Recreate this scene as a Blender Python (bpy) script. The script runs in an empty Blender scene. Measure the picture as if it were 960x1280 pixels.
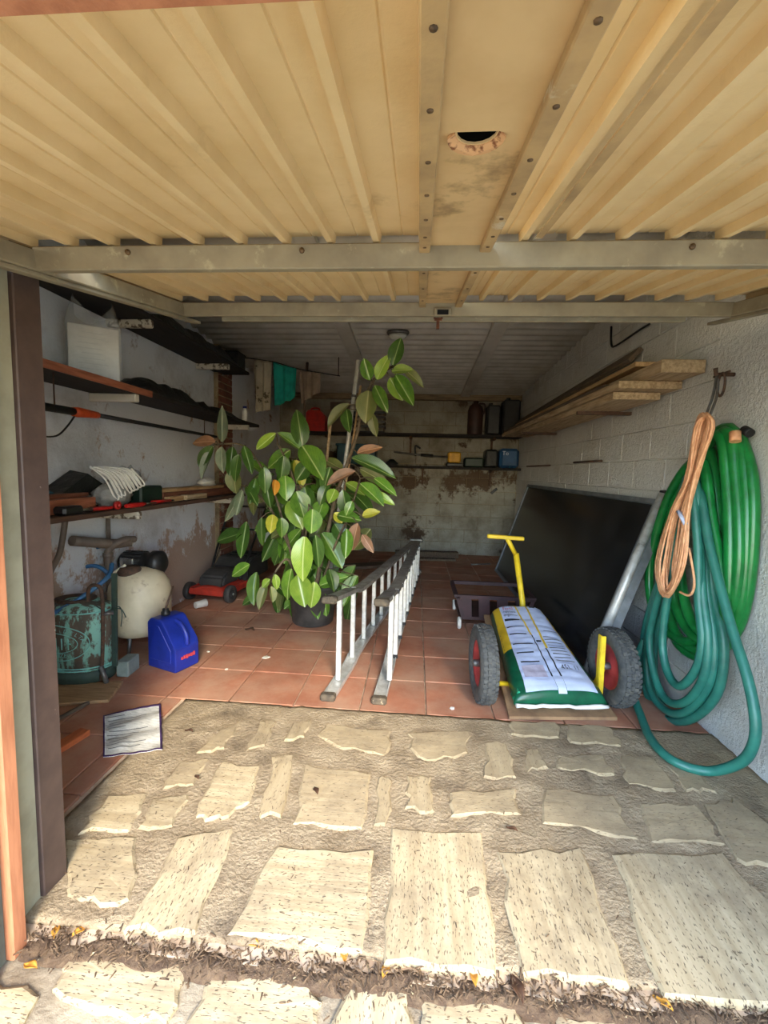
import bpy, bmesh, math, random
from mathutils import Vector, Matrix, Euler, noise

random.seed(7)
SC = bpy.context.scene
COL = SC.collection
PI = math.pi

# ------------------------------------------------------------------ camera
CAM_H, FOC, YAW, PITCH, ROLL = 1.3, 540.47, 0.07181, 0.09502, 0.02673
cy, sy, cp, sp = math.cos(YAW), math.sin(YAW), math.cos(PITCH), math.sin(PITCH)
FWD = Vector((-sy * cp, cy * cp, -sp))
UP0 = Vector((-sy * sp, cy * sp, cp))
RT0 = Vector((cy, sy, 0))
cr, sr = math.cos(ROLL), math.sin(ROLL)
RIGHT = cr * RT0 + sr * UP0
UP = -sr * RT0 + cr * UP0
EYE = Vector((0, 0, CAM_H))
cam = bpy.data.cameras.new('camera')
cam.sensor_fit = 'VERTICAL'
cam.sensor_height = 36.0
cam.lens = FOC / 1280 * 36.0
cam.clip_start = 0.02
cam_o = bpy.data.objects.new('camera', cam)
COL.objects.link(cam_o)
cam_o.matrix_world = Matrix(((RIGHT.x, UP.x, -FWD.x, 0), (RIGHT.y, UP.y, -FWD.y, 0),
                             (RIGHT.z, UP.z, -FWD.z, CAM_H), (0, 0, 0, 1)))
SC.camera = cam_o

# ------------------------------------------------------------------ light
SC.view_settings.view_transform = 'Standard'
SC.view_settings.look = 'None'
SC.view_settings.gamma = 1.0
SC.view_settings.use_curve_mapping = False
SC.view_settings.exposure = 0.84
SC.cycles.max_bounces = 10
SC.cycles.diffuse_bounces = 7
SC.cycles.caustics_reflective = False
SC.cycles.caustics_refractive = False
SC.cycles.sample_clamp_indirect = 6.0

world = bpy.data.worlds.new('sky')
SC.world = world
world.use_nodes = True
wn = world.node_tree
wn.nodes.clear()
w_out = wn.nodes.new('ShaderNodeOutputWorld')
w_bg = wn.nodes.new('ShaderNodeBackground')
w_sky = wn.nodes.new('ShaderNodeTexSky')
w_sky.sky_type = 'NISHITA'
w_sky.sun_disc = False
w_sky.sun_elevation = math.radians(40)
w_sky.sun_rotation = math.radians(165)
w_sky.air_density = 1.0
w_sky.dust_density = 0.5
w_sky.ozone_density = 2.0
w_bg.inputs['Strength'].default_value = 0.95
wn.links.new(w_sky.outputs[0], w_bg.inputs[0])
wn.links.new(w_bg.outputs[0], w_out.inputs[0])

sun = bpy.data.lights.new('sun', 'SUN')
sun.energy = 3.4
sun.angle = math.radians(13)
sun.color = (1.0, 0.88, 0.70)
sun_o = bpy.data.objects.new('sun', sun)
COL.objects.link(sun_o)
SUN_TRAVEL = Vector((-0.34, 1.0, -0.66)).normalized()      # the way the light goes
sun_o.rotation_euler = SUN_TRAVEL.to_track_quat('-Z', 'Y').to_euler()
sun_o.location = (2, -6, 6)


def at(px, py, X=None, Y=None, Z=None):
    """point of the place seen at a pixel of the photograph, on a world plane"""
    d = FWD + (px - 480) / FOC * RIGHT - (py - 640) / FOC * UP
    if X is not None: t = X / d.x
    elif Y is not None: t = Y / d.y
    else: t = (Z - CAM_H) / d.z
    return EYE + d * t


# ------------------------------------------------------------------ materials
def lin(c):
    return tuple(((v / 255) / 12.92 if v / 255 <= 0.04045 else ((v / 255 + 0.055) / 1.055) ** 2.4) for v in c)


class NT:
    def __init__(s, name):
        s.m = bpy.data.materials.new(name)
        s.m.use_nodes = True
        s.t = s.m.node_tree
        s.b = s.t.nodes['Principled BSDF']

    def n(s, t, **k):
        o = s.t.nodes.new(t)
        for a, v in k.items(): setattr(o, a, v)
        return o

    def l(s, a, b): s.t.links.new(a, b)

    def coord(s, space='world', scale=(1, 1, 1)):
        if space == 'world':
            out = s.n('ShaderNodeNewGeometry').outputs['Position']
        else:
            out = s.n('ShaderNodeTexCoord').outputs['Object']
            inf = s.n('ShaderNodeObjectInfo')
            add = s.n('ShaderNodeVectorMath', operation='MULTIPLY_ADD')
            s.l(inf.outputs['Random'], add.inputs[0])
            add.inputs[1].default_value = (37, 19, 53)
            s.l(out, add.inputs[2])
            out = add.outputs[0]
        mp = s.n('ShaderNodeMapping')
        mp.inputs['Scale'].default_value = scale
        s.l(out, mp.inputs[0])
        return mp.outputs[0]

    def noise(s, vec, scale, detail=4, rough=0.6):
        o = s.n('ShaderNodeTexNoise')
        o.inputs['Scale'].default_value = scale
        o.inputs['Detail'].default_value = detail
        o.inputs['Roughness'].default_value = rough
        s.l(vec, o.inputs['Vector'])
        return o.outputs['Fac']

    def ramp(s, fac, lo, hi):
        o = s.n('ShaderNodeMapRange')
        o.clamp = True
        o.inputs[1].default_value, o.inputs[2].default_value = lo, hi
        s.l(fac, o.inputs[0])
        return o.outputs[0]

    def mul(s, a, v):
        o = s.n('ShaderNodeMath', operation='MULTIPLY')
        s.l(a, o.inputs[0])
        if isinstance(v, (int, float)): o.inputs[1].default_value = v
        else: s.l(v, o.inputs[1])
        return o.outputs[0]

    def mix(s, fac, a, b):
        o = s.n('ShaderNodeMix', data_type='RGBA')
        if isinstance(fac, (int, float)): o.inputs[0].default_value = fac
        else: s.l(fac, o.inputs[0])
        for v, i in ((a, 6), (b, 7)):
            if isinstance(v, tuple): o.inputs[i].default_value = lin(v) + (1,)
            else: s.l(v, o.inputs[i])
        return o.outputs[2]

    def vary(s, col, amount):
        inf = s.n('ShaderNodeObjectInfo')
        mr = s.n('ShaderNodeMapRange')
        mr.inputs[3].default_value, mr.inputs[4].default_value = 1 - amount, 1 + amount
        s.l(inf.outputs['Random'], mr.inputs[0])
        hs = s.n('ShaderNodeHueSaturation')
        s.l(mr.outputs[0], hs.inputs['Value'])
        s.l(col, hs.inputs['Color'])
        return hs.outputs[0]

    def bump(s, fac, strength, dist=0.01):
        o = s.n('ShaderNodeBump')
        o.inputs['Strength'].default_value = strength
        o.inputs['Distance'].default_value = dist
        s.l(fac, o.inputs['Height'])
        s.l(o.outputs[0], s.b.inputs['Normal'])

    def fin(s, col, rough=0.7, metal=0.0):
        if isinstance(col, tuple): s.b.inputs['Base Color'].default_value = lin(col) + (1,)
        else: s.l(col, s.b.inputs['Base Color'])
        if isinstance(rough, (int, float)): s.b.inputs['Roughness'].default_value = rough
        else: s.l(rough, s.b.inputs['Roughness'])
        s.b.inputs['Metallic'].default_value = metal
        return s.m


MATS = {}


def mat(name, c1, c2=None, rough=0.6, metal=0.0, scale=12, lo=0.4, hi=0.65, bump=0.0, bscale=None,
        stretch=(1, 1, 1), space='object', vary=0.0, c3=None, s3=5, lo3=0.55, hi3=0.7, dist=0.01):
    """paint, rust, wood and the like: up to two noise-driven tones over a base colour"""
    if name in MATS: return MATS[name]
    k = NT(name)
    v = k.coord(space, stretch)
    col = c1
    if c2 is not None:
        col = k.mix(k.ramp(k.noise(v, scale), lo, hi), c1, c2)
    if c3 is not None:
        col = k.mix(k.ramp(k.noise(v, s3, 6, 0.7), lo3, hi3), col, c3)
    if vary and not isinstance(col, tuple): col = k.vary(col, vary)
    if bump: k.bump(k.noise(v, bscale or scale * 3, 5), bump, dist)
    MATS[name] = k.fin(col, rough, metal)
    return MATS[name]


def roughcast(name, base, dirt, dirt2, bump=0.5, lo=0.52, hi=0.72, lo2=0.58, hi2=0.66, s1=1.3, s2=2.2, peel=None):
    k = NT(name)
    v = k.coord('world')
    big = k.ramp(k.noise(v, s1, 8, 0.65), lo, hi)
    col = k.mix(big, base, dirt)
    col = k.mix(k.ramp(k.noise(v, s2, 10, 0.72), lo2, hi2), col, dirt2)
    if peel:
        z0, wz, pc = peel
        sep = k.n('ShaderNodeSeparateXYZ'); k.l(k.n('ShaderNodeNewGeometry').outputs['Position'], sep.inputs[0])
        d = k.n('ShaderNodeMath', operation='SUBTRACT'); k.l(sep.outputs[2], d.inputs[0]); d.inputs[1].default_value = z0
        ab = k.n('ShaderNodeMath', operation='ABSOLUTE'); k.l(d.outputs[0], ab.inputs[0])
        near = k.ramp(ab.outputs[0], wz, 0.0)
        sm = k.n('ShaderNodeMath', operation='MULTIPLY_ADD'); k.l(near, sm.inputs[0]); sm.inputs[1].default_value = 0.24
        k.l(k.noise(k.coord('world', (1, 1, .8)), 2.4, 10, 0.75), sm.inputs[2])
        col = k.mix(k.ramp(sm.outputs[0], 0.62, 0.67), col, pc)
    spk = k.ramp(k.noise(v, 70, 3), 0.62, 0.75)
    col = k.mix(k.mul(spk, 0.45), col, dirt)
    k.bump(k.noise(v, 42, 5, 0.7), bump, 0.02)
    MATS[name] = k.fin(col, 0.92)
    return MATS[name]


def travertine(name, axis, worn=0.0):
    k = NT(name)
    st = (3.0, 38.0, 10.0) if axis == 'x' else (38.0, 3.0, 10.0)
    st2 = (62.0, 230.0, 80.0) if axis == 'x' else (230.0, 62.0, 80.0)
    band = k.noise(k.coord('object', st), 1.0, 4, 0.55)
    col = k.mix(k.ramp(band, 0.35, 0.7), (194, 176, 140), (168, 148, 112))
    if worn: col = k.mix(worn, col, (166, 146, 112))
    patch = k.ramp(k.noise(k.coord('world'), 3.2, 8, 0.72), 0.46, 0.68)
    col = k.mix(k.mul(patch, 0.75), col, (124, 108, 84))
    col = k.vary(col, 0.10)
    pn = k.noise(k.coord('object', st2), 1.0, 2, 0.5)
    pit = k.ramp(pn, 0.61, 0.675)
    col = k.mix(k.mul(pit, 0.75 - worn * .4), col, (84, 70, 54))
    h = k.n('ShaderNodeMath', operation='SUBTRACT')
    k.l(k.mul(band, 0.5), h.inputs[0])
    k.l(pit, h.inputs[1])
    k.bump(h.outputs[0], 0.55, 0.008)
    MATS[name] = k.fin(col, 0.85)
    return MATS[name]


travertine('travertine_x', 'x')
travertine('travertine_y', 'y')
travertine('worn_travertine_x', 'x', 0.55)
travertine('worn_travertine_y', 'y', 0.45)
roughcast('left_plaster', (222, 224, 228), (176, 174, 174), (140, 108, 88), 0.35, lo2=0.60, hi2=0.68, peel=(0.25, 0.75, (178, 152, 134)))
roughcast('right_plaster', (216, 214, 207), (190, 183, 168), (165, 155, 138), 0.9, lo2=0.68, hi2=0.80)
roughcast('back_block_paint', (160, 156, 142), (120, 112, 97), (80, 64, 50), 0.45, lo=0.42, hi=0.66, lo2=0.575, hi2=0.62, peel=(1.18, 0.42, (92, 74, 58)), s1=2.6, s2=1.7)
mat('mortar', (170, 151, 120), (146, 127, 98), 0.95, scale=7, bump=0.7, bscale=70, space='world', c3=(104, 88, 68), s3=3.4, lo3=0.52, hi3=0.68, dist=0.02)
mat('yard_ground', (170, 156, 130), (130, 116, 94), 0.95, scale=5, bump=0.7, bscale=40, space='world')
k = NT('terracotta')
v = k.coord('world')
c = k.mix(k.ramp(k.noise(v, 5, 6), 0.35, 0.65), (178, 118, 88), (156, 98, 72))
c = k.mix(k.mul(k.ramp(k.noise(v, 1.8, 8, 0.7), 0.40, 0.66), 0.72), c, (184, 154, 126))
c = k.vary(c, 0.10)
k.bump(k.noise(v, 60, 4), 0.2, 0.004)
MATS['terracotta'] = k.fin(c, 0.75)
mat('tile_grout', (206, 184, 156), (160, 134, 108), 0.95, scale=9, space='world')
mat('roof_sheet', (226, 221, 212), (202, 196, 184), 0.8, scale=3, space='world', bump=0.1)
mat('beige_door_paint', (226, 200, 150), (216, 188, 136), 0.55, scale=6, space='world', c3=(176, 146, 98), s3=3.5, lo3=0.60, hi3=0.8, bump=0.12, bscale=60)
mat('worn_beige_paint', (190, 160, 112), (158, 132, 94), 0.6, scale=9, space='world', c3=(205, 194, 165), s3=8, lo3=0.62, hi3=0.7, bump=0.15)
mat('centre_beige_paint', (214, 184, 134), (204, 172, 122), 0.55, scale=8, space='world', c3=(158, 132, 94), s3=4, lo3=0.56, hi3=0.66)
mat('door_frame_grey', (156, 146, 120), (134, 124, 102), 0.6, scale=8, space='world', c3=(178, 168, 138), s3=14, lo3=0.6, hi3=0.68, bump=0.1)
mat('rust', (120, 66, 36), (70, 44, 30), 0.85, scale=40, bump=0.4)
mat('pale_rust', (214, 168, 120), (128, 78, 46), 0.85, scale=60, lo=0.5, hi=0.6)
mat('orange_brown_paint', (188, 126, 90), (164, 104, 72), 0.55, scale=6, space='world', stretch=(8, 8, 1.0), bump=0.1)
mat('brown_steel', (74, 58, 52), (86, 68, 60), 0.6, scale=14, space='world', c3=(190, 180, 170), s3=36, lo3=0.70, hi3=0.73)
mat('green_grey_paint', (160, 156, 132), (142, 138, 116), 0.7, scale=8, space='world')
mat('slate_paint', (104, 110, 98), (86, 92, 84), 0.7, scale=8, space='world')
mat('white_plaster', (224, 218, 206), (205, 198, 184), 0.9, scale=6, space='world', bump=0.3)
mat('hole_shade_black', (8, 8, 8), rough=0.95)  # near-black colour standing for the shade inside the door's openings
mat('dark_bolt', (74, 56, 38), (110, 84, 50), 0.6, scale=60)
mat('brown_earth', (78, 60, 44), (104, 84, 62), 0.98, scale=30, bump=0.8, bscale=60, space='world')
mat('litter', (104, 82, 58), (66, 50, 36), 0.9, scale=30, space='world', c3=(190, 170, 130), s3=26, lo3=0.62, hi3=0.66)


# ------------------------------------------------------------------ mesh builder
class MB:
    def __init__(s):
        s.bm = bmesh.new()
        s.xf = Matrix.Identity(4)
        s.mi = 0

    def _v(s, pts): return [s.bm.verts.new(s.xf @ Vector(p)) for p in pts]

    def _f(s, vs, smooth=False):
        try:
            f = s.bm.faces.new(vs)
        except ValueError:
            return None
        f.material_index = s.mi
        f.smooth = smooth
        return f

    def face(s, pts, smooth=False):
        s._f(s._v(pts), smooth)
        return s

    def box(s, c, d, rot=(0, 0, 0), bev=0.0):
        m = s.xf @ Matrix.Translation(c) @ Euler(rot).to_matrix().to_4x4() @ Matrix.Diagonal((d[0], d[1], d[2], 1))
        r = bmesh.ops.create_cube(s.bm, size=1.0, matrix=m)
        fs = set()
        for v in r['verts']:
            for f in v.link_faces: fs.add(f)
        for f in fs: f.material_index = s.mi
        if bev:
            es = set(e for f in fs for e in f.edges)
            r = bmesh.ops.bevel(s.bm, geom=list(es), offset=bev, segments=1, profile=0.5, affect='EDGES')
            for f in r['faces']: f.material_index = s.mi
        return s

    def span(s, a, b, bev=0.0):
        a, b = Vector(a), Vector(b)
        d = b - a
        return s.box((a + b) / 2, (abs(d.x), abs(d.y), abs(d.z)), bev=bev)

    def bar(s, a, b, w, h, up=(0, 0, 1), bev=0.0):
        """box of section w (across) by h (along up) from a to b"""
        a, b = Vector(a), Vector(b)
        y = (b - a)
        L = y.length
        y.normalize()
        x = y.cross(Vector(up)).normalized()
        z = x.cross(y)
        m = Matrix((x, y, z)).transposed().to_4x4()
        old = s.xf
        s.xf = old @ Matrix.Translation((a + b) / 2) @ m
        s.box((0, 0, 0), (w, L, h), bev=bev)
        s.xf = old
        return s

    def tube(s, pts, r, seg=8, cap=True, closed=False):
        pts = [Vector(p) for p in pts]
        n = len(pts)
        rr = r if isinstance(r, (list, tuple)) else [r] * n
        t0 = (pts[1] - pts[0]).normalized()
        ref = Vector((0, 0, 1)) if abs(t0.z) < 0.9 else Vector((1, 0, 0))
        nx = t0.cross(ref).normalized()
        rings = []
        for i in range(n):
            if closed: t = pts[(i + 1) % n] - pts[i - 1]
            elif i == 0: t = pts[1] - pts[0]
            elif i == n - 1: t = pts[-1] - pts[-2]
            else: t = pts[i + 1] - pts[i - 1]
            if t.length < 1e-9: t = t0
            t.normalize()
            nx = (nx - t * nx.dot(t))
            if nx.length < 1e-6: nx = t.orthogonal()
            nx.normalize()
            ny = t.cross(nx)
            rings.append(s._v([pts[i] + (nx * math.cos(2 * PI * j / seg) + ny * math.sin(2 * PI * j / seg)) * rr[i] for j in range(seg)]))
        m = n if closed else n - 1
        for i in range(m):
            A, B = rings[i], rings[(i + 1) % n]
            for j in range(seg):
                s._f((A[j], A[(j + 1) % seg], B[(j + 1) % seg], B[j]), True)
        if cap and not closed:
            s._f(rings[0][::-1])
            s._f(rings[-1])
        return s

    def lathe(s, prof, seg=24, c=(0, 0, 0), axis='z', smooth=True, sx=1, sy=1, cap=True):
        """profile of (radius, height) turned about an axis"""
        c = Vector(c)
        rings = []
        for r, h in prof:
            ps = []
            for j in range(seg):
                a = 2 * PI * j / seg
                p = (r * sx * math.cos(a), r * sy * math.sin(a), h)
                if axis == 'x': p = (h, p[0], p[1])
                elif axis == 'y': p = (p[0], h, p[1])
                ps.append(c + Vector(p))
            rings.append(s._v(ps))
        for A, B in zip(rings[:-1], rings[1:]):
            for j in range(seg):
                s._f((A[j], A[(j + 1) % seg], B[(j + 1) % seg], B[j]), smooth)
        if cap and prof[0] != prof[-1]:
            if prof[0][0] > 1e-5: s._f(rings[0][::-1])
            if prof[-1][0] > 1e-5: s._f(rings[-1])
        return s

    def prism(s, poly, ext, smooth=False):
        """polygon (3-D points) pushed along ext"""
        ext = Vector(ext)
        A = s._v(poly)
        B = s._v([Vector(p) + ext for p in poly])
        n = len(A)
        s._f(A[::-1], smooth)
        s._f(B, smooth)
        for i in range(n): s._f((A[i], A[(i + 1) % n], B[(i + 1) % n], B[i]), smooth)
        return s

    def grid(s, fn, nu, nv, smooth=True, thick=None):
        vs = [s._v([fn(i / nu, j / nv) for j in range(nv + 1)]) for i in range(nu + 1)]
        for i in range(nu):
            for j in range(nv):
                s._f((vs[i][j], vs[i + 1][j], vs[i + 1][j + 1], vs[i][j + 1]), smooth)
        if thick:
            o = Vector(thick)
            ws = [s._v([Vector(fn(i / nu, j / nv)) + o for j in range(nv + 1)]) for i in range(nu + 1)]
            for i in range(nu):
                for j in range(nv):
                    s._f((ws[i][j + 1], ws[i + 1][j + 1], ws[i + 1][j], ws[i][j]), smooth)
            for i in range(nu):
                s._f((vs[i][0], ws[i][0], ws[i + 1][0], vs[i + 1][0]))
                s._f((vs[i][nv], vs[i + 1][nv], ws[i + 1][nv], ws[i][nv]))
            for j in range(nv):
                s._f((vs[0][j], vs[0][j + 1], ws[0][j + 1], ws[0][j]))
                s._f((vs[nu][j], ws[nu][j], ws[nu][j + 1], vs[nu][j + 1]))
        return s

    def text(s, string, size, fn, depth=0.001):
        """letters, each vertex (x, y) of the flat text put at fn(x, y)"""
        cu = bpy.data.curves.new('letters', 'FONT')
        cu.body = string
        cu.size = size
        cu.align_x = 'CENTER'
        cu.align_y = 'CENTER'
        cu.resolution_u = 2
        ob = bpy.data.objects.new('letters', cu)
        COL.objects.link(ob)
        bpy.context.view_layer.update()
        me = ob.evaluated_get(bpy.context.evaluated_depsgraph_get()).to_mesh()
        vs = s._v([fn(v.co.x, v.co.y) for v in me.vertices])
        for p in me.polygons: s._f([vs[i] for i in p.vertices])
        ob.to_mesh_clear()
        bpy.data.objects.remove(ob)
        bpy.data.curves.remove(cu)
        return s

    def mesh(s, name, mats, origin=(0, 0, 0), recalc=True):
        if recalc: bmesh.ops.recalc_face_normals(s.bm, faces=s.bm.faces)
        if Vector(origin).length: bmesh.ops.translate(s.bm, verts=s.bm.verts, vec=-Vector(origin))
        me = bpy.data.meshes.new(name)
        s.bm.to_mesh(me)
        s.bm.free()
        for m in (mats if isinstance(mats, (list, tuple)) else [mats]):
            me.materials.append(MATS[m] if isinstance(m, str) else m)
        return me

    def build(s, name, mats, parent=None, recalc=True):
        """one mesh object in world place; its origin at the foot (top-level) or middle (part) of its box"""
        co = [v.co for v in s.bm.verts]
        lo = Vector((min(c.x for c in co), min(c.y for c in co), min(c.z for c in co)))
        hi = Vector((max(c.x for c in co), max(c.y for c in co), max(c.z for c in co)))
        org = (lo + hi) / 2
        if parent is None: org.z = lo.z
        me = s.mesh(name, mats, org, recalc)
        return put(name, me, org, parent)


WLOC = {}


def put(name, me, loc, parent=None, rot=None, scale=None):
    """link an object; loc is a world place, parents are never turned"""
    o = bpy.data.objects.new(name, me)
    COL.objects.link(o)
    loc = Vector(loc)
    o.location = loc - (WLOC[parent.name] if parent else Vector((0, 0, 0)))
    if rot is not None: o.rotation_euler = rot
    if scale is not None: o.scale = scale
    if parent: o.parent = parent
    WLOC[o.name] = loc
    return o


def tag(o, label, cat, group=None, kind=None):
    o['label'] = label
    o['category'] = cat
    if group: o['group'] = group
    if kind: o['kind'] = kind
    return o


def thing(name, label, cat, loc, group=None):
    return tag(put(name, None, loc), label, cat, group)


def struct(o, label=None, cat=None):
    o['kind'] = 'structure'
    if label: o['label'] = label
    if cat: o['category'] = cat
    return o


def lab(o, label):
    o['label'] = label
    return o


def smooth_path(pts, n=6, closed=False):
    pts = [Vector(p) for p in pts]
    out = []
    N = len(pts)
    for i in range(N if closed else N - 1):
        if closed: p0, p1, p2, p3 = pts[i - 1], pts[i], pts[(i + 1) % N], pts[(i + 2) % N]
        else: p0, p1, p2, p3 = pts[max(i - 1, 0)], pts[i], pts[i + 1], pts[min(i + 2, N - 1)]
        for k in range(n):
            t = k / n
            out.append(0.5 * ((2 * p1) + (p2 - p0) * t + (2 * p0 - 5 * p1 + 4 * p2 - p3) * t * t + (3 * p1 - p0 - 3 * p2 + p3) * t ** 3))
    if not closed: out.append(pts[-1])
    return out


R = random.uniform
# ================================================================== the garage itself
XL, XR, YB, YF = -2.21, 1.556, 6.88, 1.0
TILE, TX0, TY0 = 0.365, -1.364, 2.227


def roof_z(y): return 2.50 + (YB - y) * 0.055


# floor: slab with tiles and paving stones as its pieces
f = MB()
f.span((XL - 0.14, YF, -0.10), (XR + 0.14, YB + 0.12, -0.012))
floor = struct(f.build('floor', 'tile_grout'), 'garage floor of terracotta tiles and travertine paving', 'floor')
f = MB()
f.grid(lambda u, v: (-1.245 + u * (XR + 1.245), 1.04 + v * (TY0 - 1.04 - 0.004),
                     0.001 + 0.008 * noise.noise((u * 26, v * 14, 3)) + 0.005 * noise.noise((u * 70, v * 35, 9))), 110, 48, thick=(0, 0, -0.012))
mo = f.build('mortar_bed', 'mortar', floor, recalc=True)
mo['kind'] = 'stuff'
t = MB()
t.box((0, 0, -0.007), (TILE - 0.008, TILE - 0.008, 0.014), bev=0.003)
tile_me = t.mesh('floor_tile', 'terracotta')


def lay_tile(x0, x1, y0, y1):
    s = TILE - 0.008
    put('floor_tile', tile_me, ((x0 + x1) / 2, (y0 + y1) / 2, R(-0.0015, 0.0015)), floor,
        rot=(R(-.004, .004), R(-.004, .004), random.choice((0, 0, PI)) if abs(x1 - x0 - y1 + y0) < .01 else 0), scale=((x1 - x0 - 0.008) / s, (y1 - y0 - 0.008) / s, 1))


for c in range(-3, 9):
    for r_ in range(-4, 13):
        x0, x1 = TX0 + c * TILE, TX0 + (c + 1) * TILE
        y0, y1 = TY0 + r_ * TILE, TY0 + (r_ + 1) * TILE
        x0, x1, y1, y0 = max(x0, XL), min(x1, XR), min(y1, YB), max(y0, 1.2)
        if r_ < 0: x1 = min(x1, -1.27)
        if x1 - x0 < 0.04 or y1 - y0 < 0.04: continue
        lay_tile(x0, x1, y0, y1)

# paving stones: outline as seen on the ground, grain direction
PAV = [
    ('y', [(222, 1045), (293, 1032), (245, 1170), (158, 1160)]),
    ('x', [(345, 1056), (468, 1062), (456, 1193), (281, 1167)]),
    ('y', [(488, 1032), (600, 1038), (622, 1218), (480, 1202)]),
    ('y', [(622, 1064), (727, 1060), (787, 1231), (654, 1216)]),
    ('y', [(766, 1068), (902, 1064), (985, 1147), (1010, 1258), (827, 1241)]),
    ('x', [(79, 1050), (172, 1045), (166, 1114), (148, 1132), (86, 1118)]),
    ('x', [(135, 995), (185, 990), (160, 1038), (98, 1040)]),
    ('x', [(190, 998), (236, 992), (215, 1032), (172, 1036)]),
    ('x', [(243, 1021), (278, 951), (326, 957), (311, 1004), (277, 1024)]),
    ('y', [(324, 1019), (353, 1019), (368, 944), (341, 944)]),
    ('x', [(367, 1030), (455, 1035), (462, 966), (379, 955)]),
    ('y', [(465, 1036), (484, 1030), (491, 974), (476, 970)]),
    ('y', [(508, 1011), (544, 1015), (540, 970), (510, 968)]),
    ('x', [(562, 1020), (650, 1016), (645, 985), (560, 989)]),
    ('x', [(677, 1027), (798, 1050), (766, 993), (681, 985)]),
    ('x', [(797, 1002), (868, 1004), (906, 1054), (812, 1052)]),
    ('x', [(880, 1004), (918, 997), (985, 1048), (975, 1086), (922, 1076)]),
    ('x', [(246, 940), (278, 910), (300, 902), (281, 936)]),
    ('y', [(305, 940), (325, 900), (346, 901), (332, 932)]),
    ('y', [(356, 925), (382, 921), (388, 900), (367, 902)]),
    ('x', [(398, 921), (430, 936), (484, 945), (489, 912), (405, 906)]),
    ('x', [(510, 916), (587, 914), (585, 940), (544, 951), (517, 942)]),
    ('y', [(606, 972), (645, 972), (633, 927), (606, 927)]),
    ('y', [(660, 964), (687, 960), (672, 935), (656, 935)]),
    ('x', [(697, 960), (770, 968), (756, 943), (697, 943)]),
    ('x', [(785, 981), (845, 987), (818, 947), (774, 943)]),
    ('x', [(856, 987), (895, 990), (866, 955), (832, 952)]),
    ('x', [(202, 985), (240, 981), (262, 948), (226, 952)]),
    ('x', [(640, 918), (700, 922), (696, 903), (638, 901)]),
    ('x', [(712, 928), (778, 932), (764, 908), (708, 905)]),
]
OUT = [
    ('x', [(66, 1232), (95, 1186), (236, 1202), (208, 1276), (140, 1266)]),
    ('x', [(270, 1212), (390, 1218), (398, 1262), (382, 1310), (228, 1292)]),
    ('y', [(437, 1232), (512, 1235), (516, 1310), (398, 1310)]),
    ('x', [(528, 1240), (652, 1252), (660, 1320), (532, 1320)]),
    ('x', [(690, 1268), (800, 1276), (830, 1330), (700, 1330)]),
    ('x', [(-30, 1215), (48, 1240), (10, 1320), (-70, 1300)]),
]


def stone(poly, z0, z1, kind, parent):
    pts = [at(x, y, Z=z1) for x, y in poly]
    out = []
    n = len(pts)
    for i in range(n):
        a, b = pts[i], pts[(i + 1) % n]
        m = 4
        for q in range(m):
            p = a.lerp(b, q / m)
            j = 0.013 if q else 0.007
            out.append(Vector((p.x + R(-j, j), p.y + R(-j, j), z1 + R(-0.001, 0.001))))
    c = sum(out, Vector()) / len(out)
    mb = MB()
    top = mb._v([c + (p - c) * (1 - 0.010 / max((p - c).length, .05)) + Vector((0, 0, R(.0005, .0015))) for p in out])
    mid = mb._v([p - Vector((0, 0, 0.005)) for p in out])
    bot = mb._v([Vector((p.x, p.y, z0)) for p in out])
    k = len(out)
    ctr = mb._v([c + Vector((0, 0, 0.001))])[0]
    for i in range(k):
        j = (i + 1) % k
        mb._f((top[i], top[j], ctr))
        mb._f((mid[i], mid[j], top[j], top[i]))
        mb._f((bot[i], bot[j], mid[j], mid[i]))
    mb._f(bot[::-1])
    return mb.build('paving_stone', ('worn_' if c.y > 1.58 else '') + 'travertine_' + kind, parent)


for kd, poly in PAV: stone(poly, -0.012, 0.0065, kd, floor)

# yard in front of the door
g = MB()
g.span((-7, -8, -0.2), (7, YF + 0.03, -0.035))
ground = struct(g.build('ground', 'yard_ground'), 'stone paved yard in front of the garage', 'ground')
for kd, poly in OUT: stone(poly, -0.04, -0.022, kd, ground)

# walls
w = MB()
w.span((XL - 0.14, YF + 0.2, -0.1), (XL, YB + 0.12, 2.95))
wall_left = struct(w.build('wall_left', 'left_plaster'), 'whitewashed plaster wall with stains behind the left shelves', 'wall')
w = MB()
w.span((XL - 0.14, YB + 0.008, -0.1), (XR + 0.14, YB + 0.13, 2.75))
wall_back = struct(w.build('wall_back', 'mortar'), 'dirty white concrete block back wall', 'wall')
w = MB()
w.box((0, 0, 0), (0.396, 0.03, 0.1985), bev=0.004)
back_block_me = w.mesh('block', 'back_block_paint')
bw, bh = 0.40, 0.203
for j in range(13):
    off = 0.2 if j % 2 else 0.0
    x = XL - off
    while x < XR - 0.01:
        x0, x1 = max(x, XL), min(x + bw, XR)
        z0, z1 = j * bh, min((j + 1) * bh, 2.54)
        if x1 - x0 > 0.03 and z1 - z0 > 0.03:
            put('block', back_block_me, ((x0 + x1) / 2, YB + 0.015 + R(-.003, .003), (z0 + z1) / 2), wall_back, scale=((x1 - x0) / bw, 1, (z1 - z0) / bh))
        x += bw
w = MB()
w.span((XR + 0.010, YF, -0.1), (XR + 0.14, YB + 0.12, 2.95))
w.span((XR, YF, -0.1), (XR + 0.02, 2.45, 2.95))
wall_right = struct(w.build('wall_right', 'right_plaster'), 'rough white block wall on the right side', 'wall')
w = MB()
w.box((0, 0, 0), (0.03, 0.394, 0.198), bev=0.004)
right_block_me = w.mesh('block', 'right_plaster')
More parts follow.
